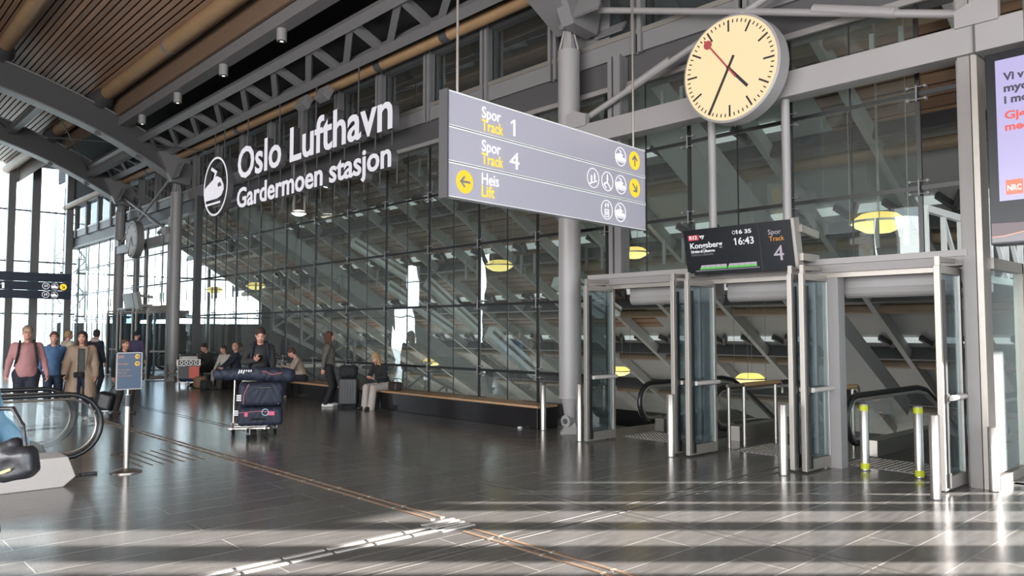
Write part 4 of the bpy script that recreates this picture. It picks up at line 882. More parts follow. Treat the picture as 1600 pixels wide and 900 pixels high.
# ================================================================= PEOPLE (distance-field bodies, one continuous mesh each)
class SDF:
    def __init__(s, vox=.011): s.p = []; s.vox = vox
    def cap(s, a, b, r1, r2=None, k=.025, sub=False): s.p.append(('c', np.array(a, float), np.array(b, float), r1, r1 if r2 is None else r2, k, sub)); return s
    def ell(s, c, r, rot=None, k=.02, sub=False): s.p.append(('e', np.array(c, float), np.array(r, float), rot, None, k, sub)); return s
    def box(s, c, h, rot=None, rd=.01, k=.01, sub=False): s.p.append(('b', np.array(c, float), np.array(h, float), rot, rd, k, sub)); return s
    def mesh(s, name, m, parent=None, scale=1.0, xf=None, label=None, wob=0.0):
        lo = np.full(3, 1e9); hi = -lo
        bbs = []
        for q in s.p:
            if q[0] == 'c': a = np.minimum(q[1] - q[3], q[2] - q[4]); b = np.maximum(q[1] + q[3], q[2] + q[4]); a = np.minimum(a, np.minimum(q[1], q[2]) - max(q[3], q[4])); b = np.maximum(b, np.maximum(q[1], q[2]) + max(q[3], q[4]))
            else:
                e = q[2] if q[3] is None else np.full(3, np.linalg.norm(q[2]) if q[0] == 'b' else q[2].max()); e = e + (q[4] or 0) if q[0] == 'b' else e
                a, b = q[1] - e, q[1] + e
            bbs.append((a, b))
            if not q[6]: lo = np.minimum(lo, a); hi = np.maximum(hi, b)
        v = s.vox; lo -= 3 * v; hi += 3 * v; n = np.ceil((hi - lo) / v).astype(int) + 1
        D = np.full(n, .3, np.float32)
        for q, (a, b) in zip(s.p, bbs):
            mg = max(q[5], v) + 3 * v
            i0 = np.maximum(np.floor((a - mg - lo) / v).astype(int), 0); i1 = np.minimum(np.ceil((b + mg - lo) / v).astype(int) + 1, n)
            if (i1 <= i0).any(): continue
            X, Y, Z = np.ogrid[i0[0]:i1[0], i0[1]:i1[1], i0[2]:i1[2]]
            X = (X * v + lo[0]).astype(np.float32); Y = (Y * v + lo[1]).astype(np.float32); Z = (Z * v + lo[2]).astype(np.float32)
            if q[0] == 'c':
                ba = q[2] - q[1]; L2 = max(ba @ ba, 1e-9); px, py, pz = X - q[1][0], Y - q[1][1], Z - q[1][2]
                t = np.clip((px * ba[0] + py * ba[1] + pz * ba[2]) / L2, 0, 1)
                d = np.sqrt((px - t * ba[0]) ** 2 + (py - t * ba[1]) ** 2 + (pz - t * ba[2]) ** 2) - (q[3] + (q[4] - q[3]) * t)
            else:
                px, py, pz = X - q[1][0], Y - q[1][1], Z - q[1][2]
                if q[3] is not None:
                    m_ = q[3]; px, py, pz = (m_[0][0] * px + m_[1][0] * py + m_[2][0] * pz), (m_[0][1] * px + m_[1][1] * py + m_[2][1] * pz), (m_[0][2] * px + m_[1][2] * py + m_[2][2] * pz)
                if q[0] == 'e':
                    r = q[2]; k0 = np.sqrt((px / r[0]) ** 2 + (py / r[1]) ** 2 + (pz / r[2]) ** 2); k1 = np.sqrt((px / r[0] ** 2) ** 2 + (py / r[1] ** 2) ** 2 + (pz / r[2] ** 2) ** 2) + 1e-9
                    d = k0 * (k0 - 1) / k1
                else:
                    h = q[2] - q[4]; ax, ay, az = np.abs(px) - h[0], np.abs(py) - h[1], np.abs(pz) - h[2]
                    d = np.sqrt(np.maximum(ax, 0) ** 2 + np.maximum(ay, 0) ** 2 + np.maximum(az, 0) ** 2) + np.minimum(np.maximum(ax, np.maximum(ay, az)), 0) - q[4]
            S = D[i0[0]:i1[0], i0[1]:i1[1], i0[2]:i1[2]]; k = q[5]
            if q[6]:
                h = np.maximum(k - np.abs(S + d), 0) / k; S[...] = np.maximum(S, -d) + h * h * k * .25
            else:
                h = np.maximum(k - np.abs(S - d), 0) / k; S[...] = np.minimum(S, d) - h * h * k * .25
        if wob:
            X, Y, Z = np.ogrid[0:n[0], 0:n[1], 0:n[2]]; X = X * v; Y = Y * v; Z = Z * v
            D += (wob * (np.sin(Z * 34 + 6 * np.sin(X * 13) + 4 * np.sin(Y * 17)) + .6 * np.sin(X * 41 + Z * 19 + 3 * np.sin(Z * 15)))).astype(np.float32)
        ins = D < 0
        c = [D[i:n[0] - 1 + i, j:n[1] - 1 + j, k:n[2] - 1 + k] for i in (0, 1) for j in (0, 1) for k in (0, 1)]
        cnt = sum((x < 0).astype(np.int8) for x in c); act = (cnt > 0) & (cnt < 8)
        idx = np.argwhere(act); vid = np.full(act.shape, -1, np.int64); vid[act] = np.arange(len(idx))
        off = [(i, j, k) for i in (0, 1) for j in (0, 1) for k in (0, 1)]; cv = np.stack([x[act] for x in c], 1)
        acc = np.zeros((len(idx), 3)); w = np.zeros(len(idx))
        for e0 in range(8):
            for e1 in range(e0 + 1, 8):
                o0, o1 = np.array(off[e0]), np.array(off[e1])
                if np.abs(o0 - o1).sum() != 1: continue
                a, b = cv[:, e0], cv[:, e1]; ms = (a < 0) != (b < 0); t = np.where(ms, a / np.where(ms, a - b, 1), 0)
                acc += np.where(ms[:, None], o0 + t[:, None] * (o1 - o0), 0); w += ms
        P = (idx + acc / w[:, None]) * v + lo
        F = []
        for ax in range(3):
            sl0 = [slice(None)] * 3; sl1 = [slice(None)] * 3; sl0[ax] = slice(0, -1); sl1[ax] = slice(1, None)
            A, B = ins[tuple(sl0)], ins[tuple(sl1)]; e = np.argwhere(A != B); b_, c_ = (ax + 1) % 3, (ax + 2) % 3
            ok = (e[:, b_] > 0) & (e[:, c_] > 0); e = e[ok]
            fl = A[tuple(e.T)]
            def g(db, dc):
                q = e.copy(); q[:, b_] += db; q[:, c_] += dc
                for d_ in range(3): q[:, d_] = np.clip(q[:, d_], 0, act.shape[d_] - 1)
                return vid[tuple(q.T)]
            Q = np.stack([g(-1, -1), g(0, -1), g(0, 0), g(-1, 0)], 1); Q[~fl] = Q[~fl][:, ::-1]; F.append(Q)
        F = np.concatenate(F); F = F[(F >= 0).all(1)]
        me = bpy.data.meshes.new(name); nv, nf = len(P), len(F)
        if xf is not None: P = P @ xf[0].T + xf[1]
        P = P * scale
        me.vertices.add(nv); me.vertices.foreach_set('co', P.astype(np.float32).ravel()); me.loops.add(nf * 4); me.loops.foreach_set('vertex_index', F.astype(np.int32).ravel())
        me.polygons.add(nf); me.polygons.foreach_set('loop_start', np.arange(0, nf * 4, 4, dtype=np.int32)); me.polygons.foreach_set('use_smooth', np.ones(nf, bool))
        mats = m if isinstance(m, list) else [m]
        for mm in mats: me.materials.append(mm)
        if label is not None: me.polygons.foreach_set('material_index', label(P[F].mean(1) / scale).astype(np.int32))
        me.update(calc_edges=True); me.validate()
        o = bpy.data.objects.new(name, me); COL.objects.link(o)
        if parent is not None: o.parent = parent
        return o
def rotm(ax, a):
    c, s = math.cos(a), math.sin(a)
    return {'x': np.array([[1, 0, 0], [0, c, -s], [0, s, c]]), 'y': np.array([[c, 0, s], [0, 1, 0], [-s, 0, c]]), 'z': np.array([[c, -s, 0], [s, c, 0], [0, 0, 1]])}[ax]
def ik(a, b, l1, l2, hint):
    a, b = np.array(a, float), np.array(b, float); d = b - a; L = np.linalg.norm(d); 
    if L > l1 + l2 - .005: b = a + d / L * (l1 + l2 - .005); d = b - a; L = np.linalg.norm(d)
    u = d / L; x = (l1 * l1 - l2 * l2 + L * L) / (2 * L); h = math.sqrt(max(l1 * l1 - x * x, 0)); hv = np.array(hint, float); hv -= u * (hv @ u); hv /= np.linalg.norm(hv) + 1e-9
    return a + u * x + hv * h, b
_fab = {}
def fab(name, col, rough=.85, bump=.25):
    if name not in _fab: _fab[name] = mat('fabric_' + name, tuple(x * .68 for x in col[:3]), rough, noise=.16, scale=26, bump=bump)
    return _fab[name]
SKIN = {}
def skin_mats(t):
    if t not in SKIN:
        c = {'fair': lin(186, 136, 116), 'tan': lin(196, 140, 118)}[t]
        SKIN[t] = [mat('skin_' + t, c[:3], .5, noise=.06, scale=20), mat('lips_' + t, tuple(x * k for x, k in zip(c[:3], (.75, .5, .5))), .45), mat('eye_white_' + t, (.55, .53, .5), .3), mat('iris_' + t, (.03, .025, .02), .2), mat('brow_' + t, (.06, .035, .02), .8)]
    return SKIN[t]
def person(loc, face, H, label, top, bottom, shoe, hair, skin='fair', group=None, pose='stand', hands=None, feet=None, lean=0.0, yaw=0.0, nod=0.0, long_hair=False, bald=False, beanie=False, coat=None, bulk=1.0, hood=False, glasses=False, vox=.0095, seat=.41, tilt=0.0, flare=0.0, inner=None):
    """loc: ground point, face: world xy direction the figure faces. local frame: +Y front, +X its right."""
    s = H / 1.75; root = thing('person', label, 'person', (loc[0], loc[1], loc[2] if len(loc) > 2 else 0), math.atan2(-face[0], face[1]), group)
    hz = .93 if pose == 'stand' else seat / s + .10
    pel = np.array([0, 0, hz]); RL = rotm('x', -lean)
    up = lambda y, z, x=0: pel + RL @ np.array([x, y, z])
    chest, neck = up(.0, .36), up(-.01, .53)
    sh = {sd: up(-.01, .475, sd * .175 * (0.92 + .08 * bulk)) for sd in (-1, 1)}
    hip = {sd: pel + np.array([sd * .085, 0, -.03]) for sd in (-1, 1)}
    RH = rotm('z', -yaw) @ rotm('x', -nod) @ rotm('y', tilt); hc = neck + RL @ np.array([0, .015, .0]) + RH @ np.array([0, .02, .175])
    hp = lambda x, y, z: hc + RH @ np.array([x, y, z])
    if hands is None: hands = {-1: (-.25, .06, .80), 1: (.25, .06, .80)}
    if feet is None: feet = {-1: (-.09, 0), 1: (.09, 0)} if pose == 'stand' else {-1: (-.11, .50), 1: (.11, .50)}
    joint = {}
    for sd in (-1, 1):
        hd = np.array(hands[sd][:3]); wrist_l = .255
        el, wr = ik(sh[sd], hd, .285, .255, hands[sd][3] if len(hands[sd]) > 3 else (sd * .5, -1, -.35))
        fx, fy = feet[sd][0], feet[sd][1]; fz = feet[sd][2] if len(feet[sd]) > 2 else 0
        kn, an = ik(hip[sd], (fx, fy - .02, .085 + fz), .43, .42, (sd * .12, 1, .15)); joint[sd] = (el, wr, kn, an)
    # ---- body
    b = SDF(vox)
    b.cap(up(0, .03), up(.005, .12), .112, .112, .05).cap(up(.005, .12), up(.0, .36), .115, .135, .06).cap(up(-.005, .42, -.1), up(-.005, .42, .1), .085, .085, .06)
    b.ell(up(.02, .34), (.155, .105, .14), RL, .05); b.cap(neck + RL @ np.array([0, -.01, -.06]), hc + RH @ np.array([0, -.02, -.06]), .055, .052, .03)
    b.ell(hp(0, -.012, .035), (.075, .095, .088), RH, .02).ell(hp(0, .018, -.035), (.060, .072, .080), RH, .03).ell(hp(0, .052, -.085), (.030, .030, .024), RH, .025)
    b.cap(hp(0, .082, .01), hp(0, .103, -.026), .008, .013, .012).ell(hp(0, .086, -.055), (.024, .012, .010), RH, .01).ell(hp(0, .078, .024), (.052, .014, .010), RH, .012)
    for sd in (-1, 1):
        b.ell(hp(sd * .030, .092, .004), (.015, .012, .009), RH, .01, True); b.ell(hp(sd * .030, .081, .004), (.013, .011, .010), RH, .004)
        b.ell(hp(sd * .075, -.008, -.01), (.010, .020, .030), RH, .01); b.ell(hp(sd * .042, .058, -.03), (.022, .022, .024), RH, .02)
        el, wr, kn, an = joint[sd]
        b.cap(sh[sd], el, .050 * bulk, .040, .03).cap(el, wr, .041, .027, .02)
        b.cap(hip[sd], kn, .085 * bulk, .055, .05).cap(kn, an, .055, .036, .025)
        fd = np.array([sd * .12, 1, 0]); fd /= np.linalg.norm(fd); b.cap(an + np.array([0, -.03, -.05]), an + fd * .14 + np.array([0, 0, -.055]), .034, .028, .02)
        # hand: palm, four fingers, thumb
        fo = wr - el; fo /= np.linalg.norm(fo); hold = len(hands[sd]) > 4
        pd = np.array(hands[sd][4], float) if hold else fo * .8 + np.array([0, .15, -.55]); pd /= np.linalg.norm(pd)
        side = np.cross(pd, np.array([0, 0, 1.0])); side = side if np.linalg.norm(side) > .1 else np.array([0, 1.0, 0]);
        if not hold: side = np.array([0, 1.0, 0])
        side -= pd * (side @ pd); side /= np.linalg.norm(side); nrm = np.cross(side, pd); inw = nrm if nrm @ (np.array([0, 0, hc[2]]) * 0 + np.array([-sd, 0, .0])) > 0 or hold else -nrm
        if hold and inw[2] < 0: inw = -inw
        palm = wr + pd * .045; b.cap(wr, palm, .025, .028, .012)
        for fi, (o_, L) in enumerate(((-.030, .058), (-.010, .070), (.010, .074), (.030, .066))):
            base = wr + pd * .082 + side * o_; b.cap(wr + pd * .03 + side * o_ * .6, base, .017, .012, .008)
            k1 = base + pd * L * .45 + inw * (.018 if not hold else .014); k2 = k1 + (pd * .4 + inw * .9) / 1.0 * L * (.45 if not hold else .5)
            b.cap(base, k1, .0105, .0095, .004).cap(k1, k2, .0095, .008, .004)
        tb_ = wr + pd * .03 + side * .030; t1 = tb_ + pd * .03 + side * .022 + inw * .018; b.cap(tb_, t1, .015, .011, .008).cap(t1, t1 + pd * .026 + inw * .012, .010, .009, .004)
    iR = RH.T
    def lab(C):
        q = (C - hc) @ RH; r = np.zeros(len(C), int); fr = q[:, 1] > .05
        r[fr & (np.abs(q[:, 2] + .055) < .009) & (np.abs(q[:, 0]) < .025) & (q[:, 1] > .075)] = 1
        e = fr & (np.abs(q[:, 2] - .004) < .0085) & (np.abs(np.abs(q[:, 0]) - .030) < .014) & (q[:, 1] > .07); r[e] = 2; r[e & (np.abs(np.abs(q[:, 0]) - .030) < .0065)] = 3
        r[fr & (np.abs(q[:, 2] - .026) < .006) & (np.abs(np.abs(q[:, 0]) - .032) < .018)] = 4
        return r
    b.mesh('body', skin_mats(skin), root, s, label=lab)
    # ---- trousers
    t = SDF(.012); t.cap(up(0, -.0), up(.0, .07), .146 * bulk, .138 * bulk, .04); t.cap(hip[-1], hip[1], .112 * bulk, .112 * bulk, .05)
    for sd in (-1, 1):
        el, wr, kn, an = joint[sd]; low = an + np.array([0, -.0, -.045 if flare else -.01]); t.cap(hip[sd], kn, .108 * bulk, .075 + flare * .3, .04).cap(kn, low, .074 + flare * .3, .062 + flare, .02)
        t.cap(hip[sd] + np.array([0, -.05, 0]), hip[sd], .10, .10, .04)
    t.mesh('trousers', bottom, root, s, wob=.0012)
    for sd in (-1, 1):
        el, wr, kn, an = joint[sd]; fd = np.array([sd * .12, 1, 0]); fd /= np.linalg.norm(fd); z0 = np.array([0, 0, -.048]); 
        h_ = SDF(.009); h_.cap(an + z0 + fd * -.045, an + z0 + fd * .165 - np.array([0, 0, .002]), .046, .040, .02).cap(an, an + z0, .05, .05, .03); h_.box(an - np.array([0, 0, .20]), (.3, .3, .118), None, .0, .004, True)
        h_.mesh('shoe', shoe, root, s)
    # ---- top garment
    def garment(nm, m, off, zlow, arms=True, open_=0.0, skirt=0.0, wob=.0016):
        g = SDF(.012); g.cap(up(0, zlow + .1), up(.005, .12), .152 * bulk + off, .132 * bulk + off, .05).cap(up(.0, zlow + .02, -.05), up(0, zlow + .02, .05), .125 * bulk + off, .125 * bulk + off, .05); g.box(up(0, zlow - .20 if not skirt else -1.6), (.4, .4, .2), RL, .004, .015, True).cap(up(.005, .12), up(0, .36), .13 * bulk + off, .142 * bulk + off, .06)
        g.cap(up(-.005, .43, -.11), up(-.005, .43, .11), .092 + off, .092 + off, .05).ell(up(.02, .33), (.165 * bulk + off, .115 + off, .15 + off), RL, .05)
        for sd in (-1, 1):
            el, wr, kn, an = joint[sd]
            if arms: g.cap(sh[sd], el, .058 * bulk + off, .049 + off, .03).cap(el, wr - (wr - el) * .06, .050 + off, .038 + off * .8, .02)
        g.cap(neck + RL @ np.array([0, -.01, -.09]), neck + RL @ np.array([0, -.005, -.01]), .085 + off * .6, .062 + off * .5, .03)
        if skirt:
            for sd in (-1, 1):
                kn = joint[sd][2]; e = np.array([kn[0] * 1.15, kn[1] * .55 - .02, skirt]); g.cap(hip[sd] + np.array([0, -.01, .02]), e, .135 + off, .145 + off, .07)
            g.cap(np.array([0, -.06, hz]), np.array([0, -.09, skirt]), .13, .15, .06); g.box(np.array([0, 0, skirt - .25]), (.6, .6, .25), None, .0, .01, True)
        if open_: g.box(np.array([0, .30, (hz + .5) / 2 - .10]), (open_, .22, .84), None, .01, .02, True)
        g.ell(neck + RL @ np.array([0, .015, .04]), (.062, .066, .06), RL, .01, True)
        return g.mesh(nm, m, root, s, wob=wob)
    if coat:
        garment('sweater', inner or top, .0, .0, False); garment(coat[0], coat[1], coat[2], -.02, True, coat[3], coat[4])
    else: garment('top', top, .005, -.07)
    if hood:
        g = SDF(.012); g.cap(neck + RL @ np.array([-.08, -.03, -.01]), neck + RL @ np.array([0, -.10, .03]), .05, .055, .04).cap(neck + RL @ np.array([.08, -.03, -.01]), neck + RL @ np.array([0, -.10, .03]), .05, .055, .04).cap(neck + RL @ np.array([-.07, .05, -.04]), neck + RL @ np.array([-.09, -.02, 0]), .03, .04, .03).cap(neck + RL @ np.array([.07, .05, -.04]), neck + RL @ np.array([.09, -.02, 0]), .03, .04, .03)
        g.mesh('hood', hood if not isinstance(hood, bool) else top, root, s, wob=.002)
    # ---- hair
    g = SDF(.009)
    if beanie:
        g.ell(hp(0, -.014, .05), (.092, .108, .088), RH, .01); g.box(hp(0, .1, -.06), (.2, .13, .09), RH, .01, .01, True); g.mesh('beanie', hair, root, s, wob=.0008)
    else:
        if bald:
            g.ell(hp(0, -.045, .0), (.083, .075, .06), RH, .01); g.box(hp(0, .08, 0), (.2, .075, .3), RH, .01, .01, True)
        else:
            g.ell(hp(0, -.02, .052), (.087, .106, .086), RH, .01).ell(hp(0, -.05, .0), (.080, .072, .075), RH, .02); g.ell(hp(0, .125, -.02), (.085, .10, .105), RH, .012, True)
        if long_hair:
            for sd in (-1, 1):
                g.cap(hp(sd * .066, -.005, .06), hp(sd * .078, .008, -.09), .026, .026, .03).cap(hp(sd * .078, .008, -.09), hp(sd * .085, .015, -.19), .028, .02, .02).cap(hp(sd * .04, -.07, .02), hp(sd * .055, -.055, -.20), .045, .032, .03)
            g.cap(hp(0, -.075, .02), hp(0, -.07, -.22), .05, .035, .03)
        g.mesh('hair', hair, root, s, wob=.0022)
    if glasses:
        gb = MB()
        for sd in (-1, 1): gb.ring(hp(sd * .031, .108, .004) * s, V(*(RH @ np.array([-1, 0, 0]))), V(*(RH @ np.array([0, 0, 1]))), .019 * s, .0225 * s, .003, 20); gb.cyl(hp(sd * .052, .106, .008) * s, hp(sd * .078, .0, .006) * s, .002, n=6)
        gb.cyl(hp(-.01, .108, .006) * s, hp(.01, .108, .006) * s, .002, n=6); gb.build('glasses', M['blackmatte'], root)
    root['_'] = 0; del root['_']
    info = dict(root=root, s=s, joint=joint, neck=neck, hc=hc, pel=pel, sh=sh, RL=RL, up=up, RH=RH)
    return info
def world_of(info, p):
    o = info['root']; a = o.rotation_euler.z; p = np.array(p) * info['s']
    return V(o.location.x + p[0] * math.cos(a) - p[1] * math.sin(a), o.location.y + p[0] * math.sin(a) + p[1] * math.cos(a), o.location.z + p[2])
def hand_world(info, sd, k=.07):
    el, wr = info['joint'][sd][0], info['joint'][sd][1]; return wr
def backpack(info, m, label, front=True):
    o = thing('backpack', label, 'backpack', tuple(info['root'].location), info['root'].rotation_euler.z); s = info['s']; up = info['up']
    g = SDF(.013); g.box(up(-.22, .27), (.155, .085, .23), info['RL'], .05, .02); g.box(up(-.30, .18), (.12, .04, .12), info['RL'], .03, .02); g.mesh('bag', m, o, s, wob=.002)
    for sd in (-1, 1):
        st_ = SDF(.010)
        pts = [up(-.15, .48, sd * .10), up(-.06, .565, sd * .105), up(.06, .545, sd * .11), up(.135, .44, sd * .125), up(.145, .32, sd * .14), up(.10, .2, sd * .165), up(-.05, .12, sd * .17), up(-.16, .1, sd * .13)]
        for a, c in zip(pts, pts[1:]): st_.cap(a, c, .02, .02, .012)
        st_.mesh('strap', m, o, s)
    return o
def phone(info, sd, label):
    el, wr = info['joint'][sd][0], info['joint'][sd][1]; d = (wr - el); d /= np.linalg.norm(d); p = wr + d * .09 + np.array([0, 0, .035])
    o = thing('phone', label, 'phone', world_of(info, p), info['root'].rotation_euler.z)
    b = MB(); b.bar((0, -.05, -.045), (0, .06, .045), .072, .009, (0, -.6, .8)); b.build('case', M['black'], o, bevel=.003)
    MB().bar((0, -.0525, -.0385), (0, .0515, .0465), .062, .002, (0, -.6, .8)).build('screen', emis('phone_screen', (.3, .35, .4, 1), .25), o)
    return o
# ================================================================= PEOPLE, LUGGAGE
def gnd(x, D):                      # ground point under picture column x at view depth D (metres)
    p = fpx(x, 517, D); return (p.x, p.y)
def cf(p, turn=0.0):                # unit vector from p towards the camera, turned by an angle (positive: towards picture right)
    v = V(-p[0], -p[1], 0).normalized(); c, s = math.cos(turn), math.sin(turn); return (v.x * c - v.y * s, v.x * s + v.y * c)
c_ = lambda *a: lin(*a)[:3]
navy, blk, blk2 = fab('navy', c_(30, 36, 52)), fab('black', (.012, .012, .014)), fab('charcoal', c_(44, 42, 44))
jean, dkjean = fab('jean', c_(48, 62, 86)), fab('dark_jean', c_(36, 40, 52))
h_br, h_db, h_bl, h_gr, h_au = (fab('hair_' + n, c) for n, c in (('brown', c_(96, 70, 52)), ('dark', c_(54, 40, 34)), ('blond', c_(176, 146, 108)), ('grey', c_(150, 132, 112)), ('auburn', c_(86, 54, 40))))
shoe_w, shoe_k, shoe_t = mat('shoe_white', (.62, .6, .57), .5), mat('shoe_black', (.02, .02, .02), .45), mat('shoe_tan', c_(168, 140, 110), .6)
p = gnd(43, 13.8); m1 = person(p, cf(p, .05), 1.76, 'man in a pink quarter-zip sweater and glasses walking with a backpack', fab('pink', c_(186, 132, 132)), dkjean, fab('shoe_grey', c_(80, 76, 70)), h_gr, glasses=True, bulk=1.16, hands={-1: (-.34, .12, .80), 1: (.32, .05, .79)}, feet={-1: (-.1, .16), 1: (.1, -.12)})
backpack(m1, blk, 'black backpack worn by the man in the pink sweater')
p = gnd(85, 15.2); person(p, cf(p, .05), 1.65, 'boy in a light blue hoodie walking behind the pink sweater man', fab('hoodie_blue', c_(92, 128, 172)), jean, shoe_k, h_br, hood=fab('hoodie_blue', c_(92, 128, 172)), hands={-1: (-.24, -.10, .82), 1: (.25, -.08, .82)}, feet={-1: (-.09, -.1), 1: (.09, .16)})
p = gnd(129, 14.6); m3 = person(p, cf(p, .0), 1.66, 'woman in a long beige quilted coat walking with a dark sweater underneath', fab('dark_green', c_(78, 82, 76)), fab('navy_trouser', c_(36, 44, 66)), shoe_w, h_db, long_hair=True, coat=('coat', fab('beige_coat', c_(170, 144, 122), .6), .03, .062, .46), inner=fab('dark_green', c_(78, 82, 76)), hands={-1: (-.26, .08, .82), 1: (.30, .20, .88)}, feet={-1: (-.08, -.1), 1: (.09, .16)}, yaw=.15)
phone(m3, 1, 'dark phone in the hand of the woman in the long beige coat')
o = thing('shoulder_bag', 'small dark crossbody bag over the beige coat woman, hanging at her hip', 'bag', tuple(m3['root'].location), m3['root'].rotation_euler.z); q = m3['up']; g = SDF(.012); g.box(q(.185, -.02, .05), (.085, .03, .055), None, .025, .01); g.mesh('bag', blk, o, m3['s'])
g = SDF(.010); pts = [q(.17, .08, -.07), q(.165, .25, -.085), q(.155, .40, -.10), q(.10, .50, -.115), q(.0, .555, -.12)]
for a, c in zip(pts, pts[1:]): g.cap(a, c, .012, .012, .01)
g.mesh('strap', fab('strap_grey', c_(120, 116, 112)), o, m3['s'])
p = gnd(107, 19.5); person(p, cf(p, 2.0), 1.68, 'grey-blond person with a cream scarf and dark sleeves, behind the boy in blue', blk2, dkjean, shoe_k, fab('hair_sand', c_(176, 142, 104)), coat=('vest', fab('cream', c_(206, 190, 168)), .03, .0, .0), inner=blk2, yaw=-.4)
p = gnd(151, 20.5); person(p, cf(p, 2.4), 1.70, 'person in a dark navy jacket with a pale hood, turned away', navy, dkjean, shoe_k, h_db, hood=fab('pale_pink', c_(214, 188, 182)), yaw=-.5)
p = gnd(196, 15.8); m6 = person(p, cf(p, .55), 1.50, 'boy in a dark jacket pulling a black roller case behind the airline board', fab('dark_green2', c_(40, 48, 44)), fab('brown_dark', c_(58, 50, 48)), fab('shoe_brown', c_(70, 54, 48)), h_br, hands={-1: (-.24, .12, .86), 1: (.26, -.06, .80)}, feet={-1: (-.08, .14), 1: (.1, -.12)}, hood=fab('hood_green', c_(40, 58, 48)))
p = gnd(214, 23); person(p, cf(p, 2.7), 1.66, 'person in a purple jacket and dark beanie seen from behind', fab('purple', c_(88, 78, 112)), fab('grey_trouser', c_(84, 82, 88)), shoe_k, fab('beanie_dark', c_(36, 38, 48)), beanie=True)
# seated by the far end of the bench
sit = lambda **k: dict(pose='sit', seat=.41, **k)
person((9.58, 24.1), (-1, -.25), 1.72, 'person in dark clothes sitting behind the luggage trolley at the bench end', blk2, blk, shoe_k, h_db, **sit(lean=.3, nod=.4, hands={-1: (-.12, .45, .62), 1: (.12, .45, .62)}))
person((9.58, 22.95), (-1, -.5), 1.58, 'woman in a white jacket and pale trousers sitting beside the bald man', fab('white_jacket', c_(205, 198, 186)), fab('pale_grey', c_(160, 152, 148)), shoe_w, fab('hair_redbrown', c_(84, 52, 46)), **sit(lean=.12, nod=.2, hands={-1: (-.12, .38, .60), 1: (.12, .38, .60)}), yaw=.3)
person((9.56, 22.15), (-1, .15), 1.76, 'bald man in a navy jacket sitting on the bench, turned to the woman', navy, fab('olive_dark', c_(58, 54, 48)), shoe_k, h_gr, bald=True, **sit(lean=.05, hands={-1: (-.14, .42, .60), 1: (.12, .42, .60)}), yaw=-.7)
# trolley man
p = gnd(407, 13.35); mt_ = person(p, cf(p, .0), 1.74, 'young man in a black hoodie looking at his phone behind the loaded trolley', blk2, blk, shoe_k, h_db, hood=blk2, nod=.42, hands={-1: (-.22, .36, .98), 1: (.06, .27, 1.19, (1, -.3, -.8), (-.3, .8, .5))})
phone(mt_, 1, 'dark phone held by the young man behind the loaded trolley'); backpack(mt_, navy, 'navy backpack worn by the young man behind the trolley')
# boy on the bench, standing woman, seated girl
b12 = person((9.56, 18.15), (-.92, .38), 1.68, 'boy in a beige sweater hunched over his phone on the bench', fab('beige_knit', c_(186, 166, 148)), fab('navy_trouser2', c_(34, 38, 50)), fab('shoe_cream', c_(190, 168, 138)), h_au, **sit(lean=.32, nod=.55, hands={-1: (-.07, .42, .80, (-1, -.2, -.6), (.2, .9, .3)), 1: (.07, .42, .80, (1, -.2, -.6), (-.2, .9, .3))}))
phone(b12, 1, 'phone held by the boy in the beige sweater on the bench')
person((8.78, 15.45), (.86, -.50), 1.66, 'woman with wavy auburn hair in a grey sweater standing beside the black suitcase', fab('grey_knit', c_(98, 92, 86)), fab('black_trouser', c_(26, 25, 30)), shoe_w, h_au, long_hair=True, hands={-1: (-.22, .02, .90, (-.8, -1, 0)), 1: (.19, -.13, .88, (1, -.8, 0))}, feet={-1: (-.09, .06), 1: (.09, -.04)}, yaw=-.1)
b14 = person((9.52, 14.35), (-.93, -.10), 1.60, 'blonde girl in a black jacket and pale trousers sitting on the bench', blk, fab('pale_trouser', c_(196, 184, 176)), shoe_k, h_bl, long_hair=True, flare=.03, **sit(lean=.30, nod=.5, hands={-1: (-.08, .34, .72, (-1, -.2, -.6), (.3, .9, .1)), 1: (.08, .34, .72, (1, -.2, -.6), (-.3, .9, .1))}))
o = thing('handbag', 'dark brown handbag on the bench beside the blonde girl', 'bag', (9.56, 13.98, .40)); g = SDF(.011); g.box((0, 0, .09), (.10, .15, .09), None, .04, .01); g.mesh('bag', fab('brown_bag', c_(52, 44, 40), .6), o); g = SDF(.009)
for i in range(8): a0, a1 = PI * i / 8, PI * (i + 1) / 8; g.cap((0, .09 * math.cos(a0), .16 + .10 * math.sin(a0)), (0, .09 * math.cos(a1), .16 + .10 * math.sin(a1)), .009, .009, .004)
g.mesh('strap', fab('brown_bag', (0, 0, 0)), o)
# person cut by the left edge
p = gnd(-58, 4.6); mL = person(p, cf(p, .9), 1.72, 'person in a light blue jacket at the left edge with a black handbag', fab('sky_blue', c_(140, 186, 214), .6), dkjean, shoe_k, h_db, hands={-1: (-.26, .20, .99), 1: (.26, .18, .84)}, coat=('jacket', fab('sky_blue', c_(140, 186, 214), .6), .03, .0, .0), inner=fab('sky_blue', (0, 0, 0)), vox=.008)
bl = mat('black_leather', (.02, .02, .024), .32, noise=.2, scale=14, bump=.25); pb = fpx(8, 722, 4.25)
o = thing('handbag', 'black leather handbag with a gold plate carried at the left edge', 'bag', tuple(pb), math.atan2(RV.y, RV.x)); g = SDF(.008)
g.box((-.01, 0, -.02), (.18, .065, .085), rotm('y', -.14), .045, .02).box((-.03, 0, .05), (.12, .045, .06), rotm('y', -.25), .035, .04); g.mesh('bag', bl, o, wob=.004)
MB().bar((.03, -.085, -.045), (.085, -.085, -.025), .012, .004, (0, -1, .1)).build('gold_plate', mat('gold', c_(200, 160, 80), .3, .9), o)
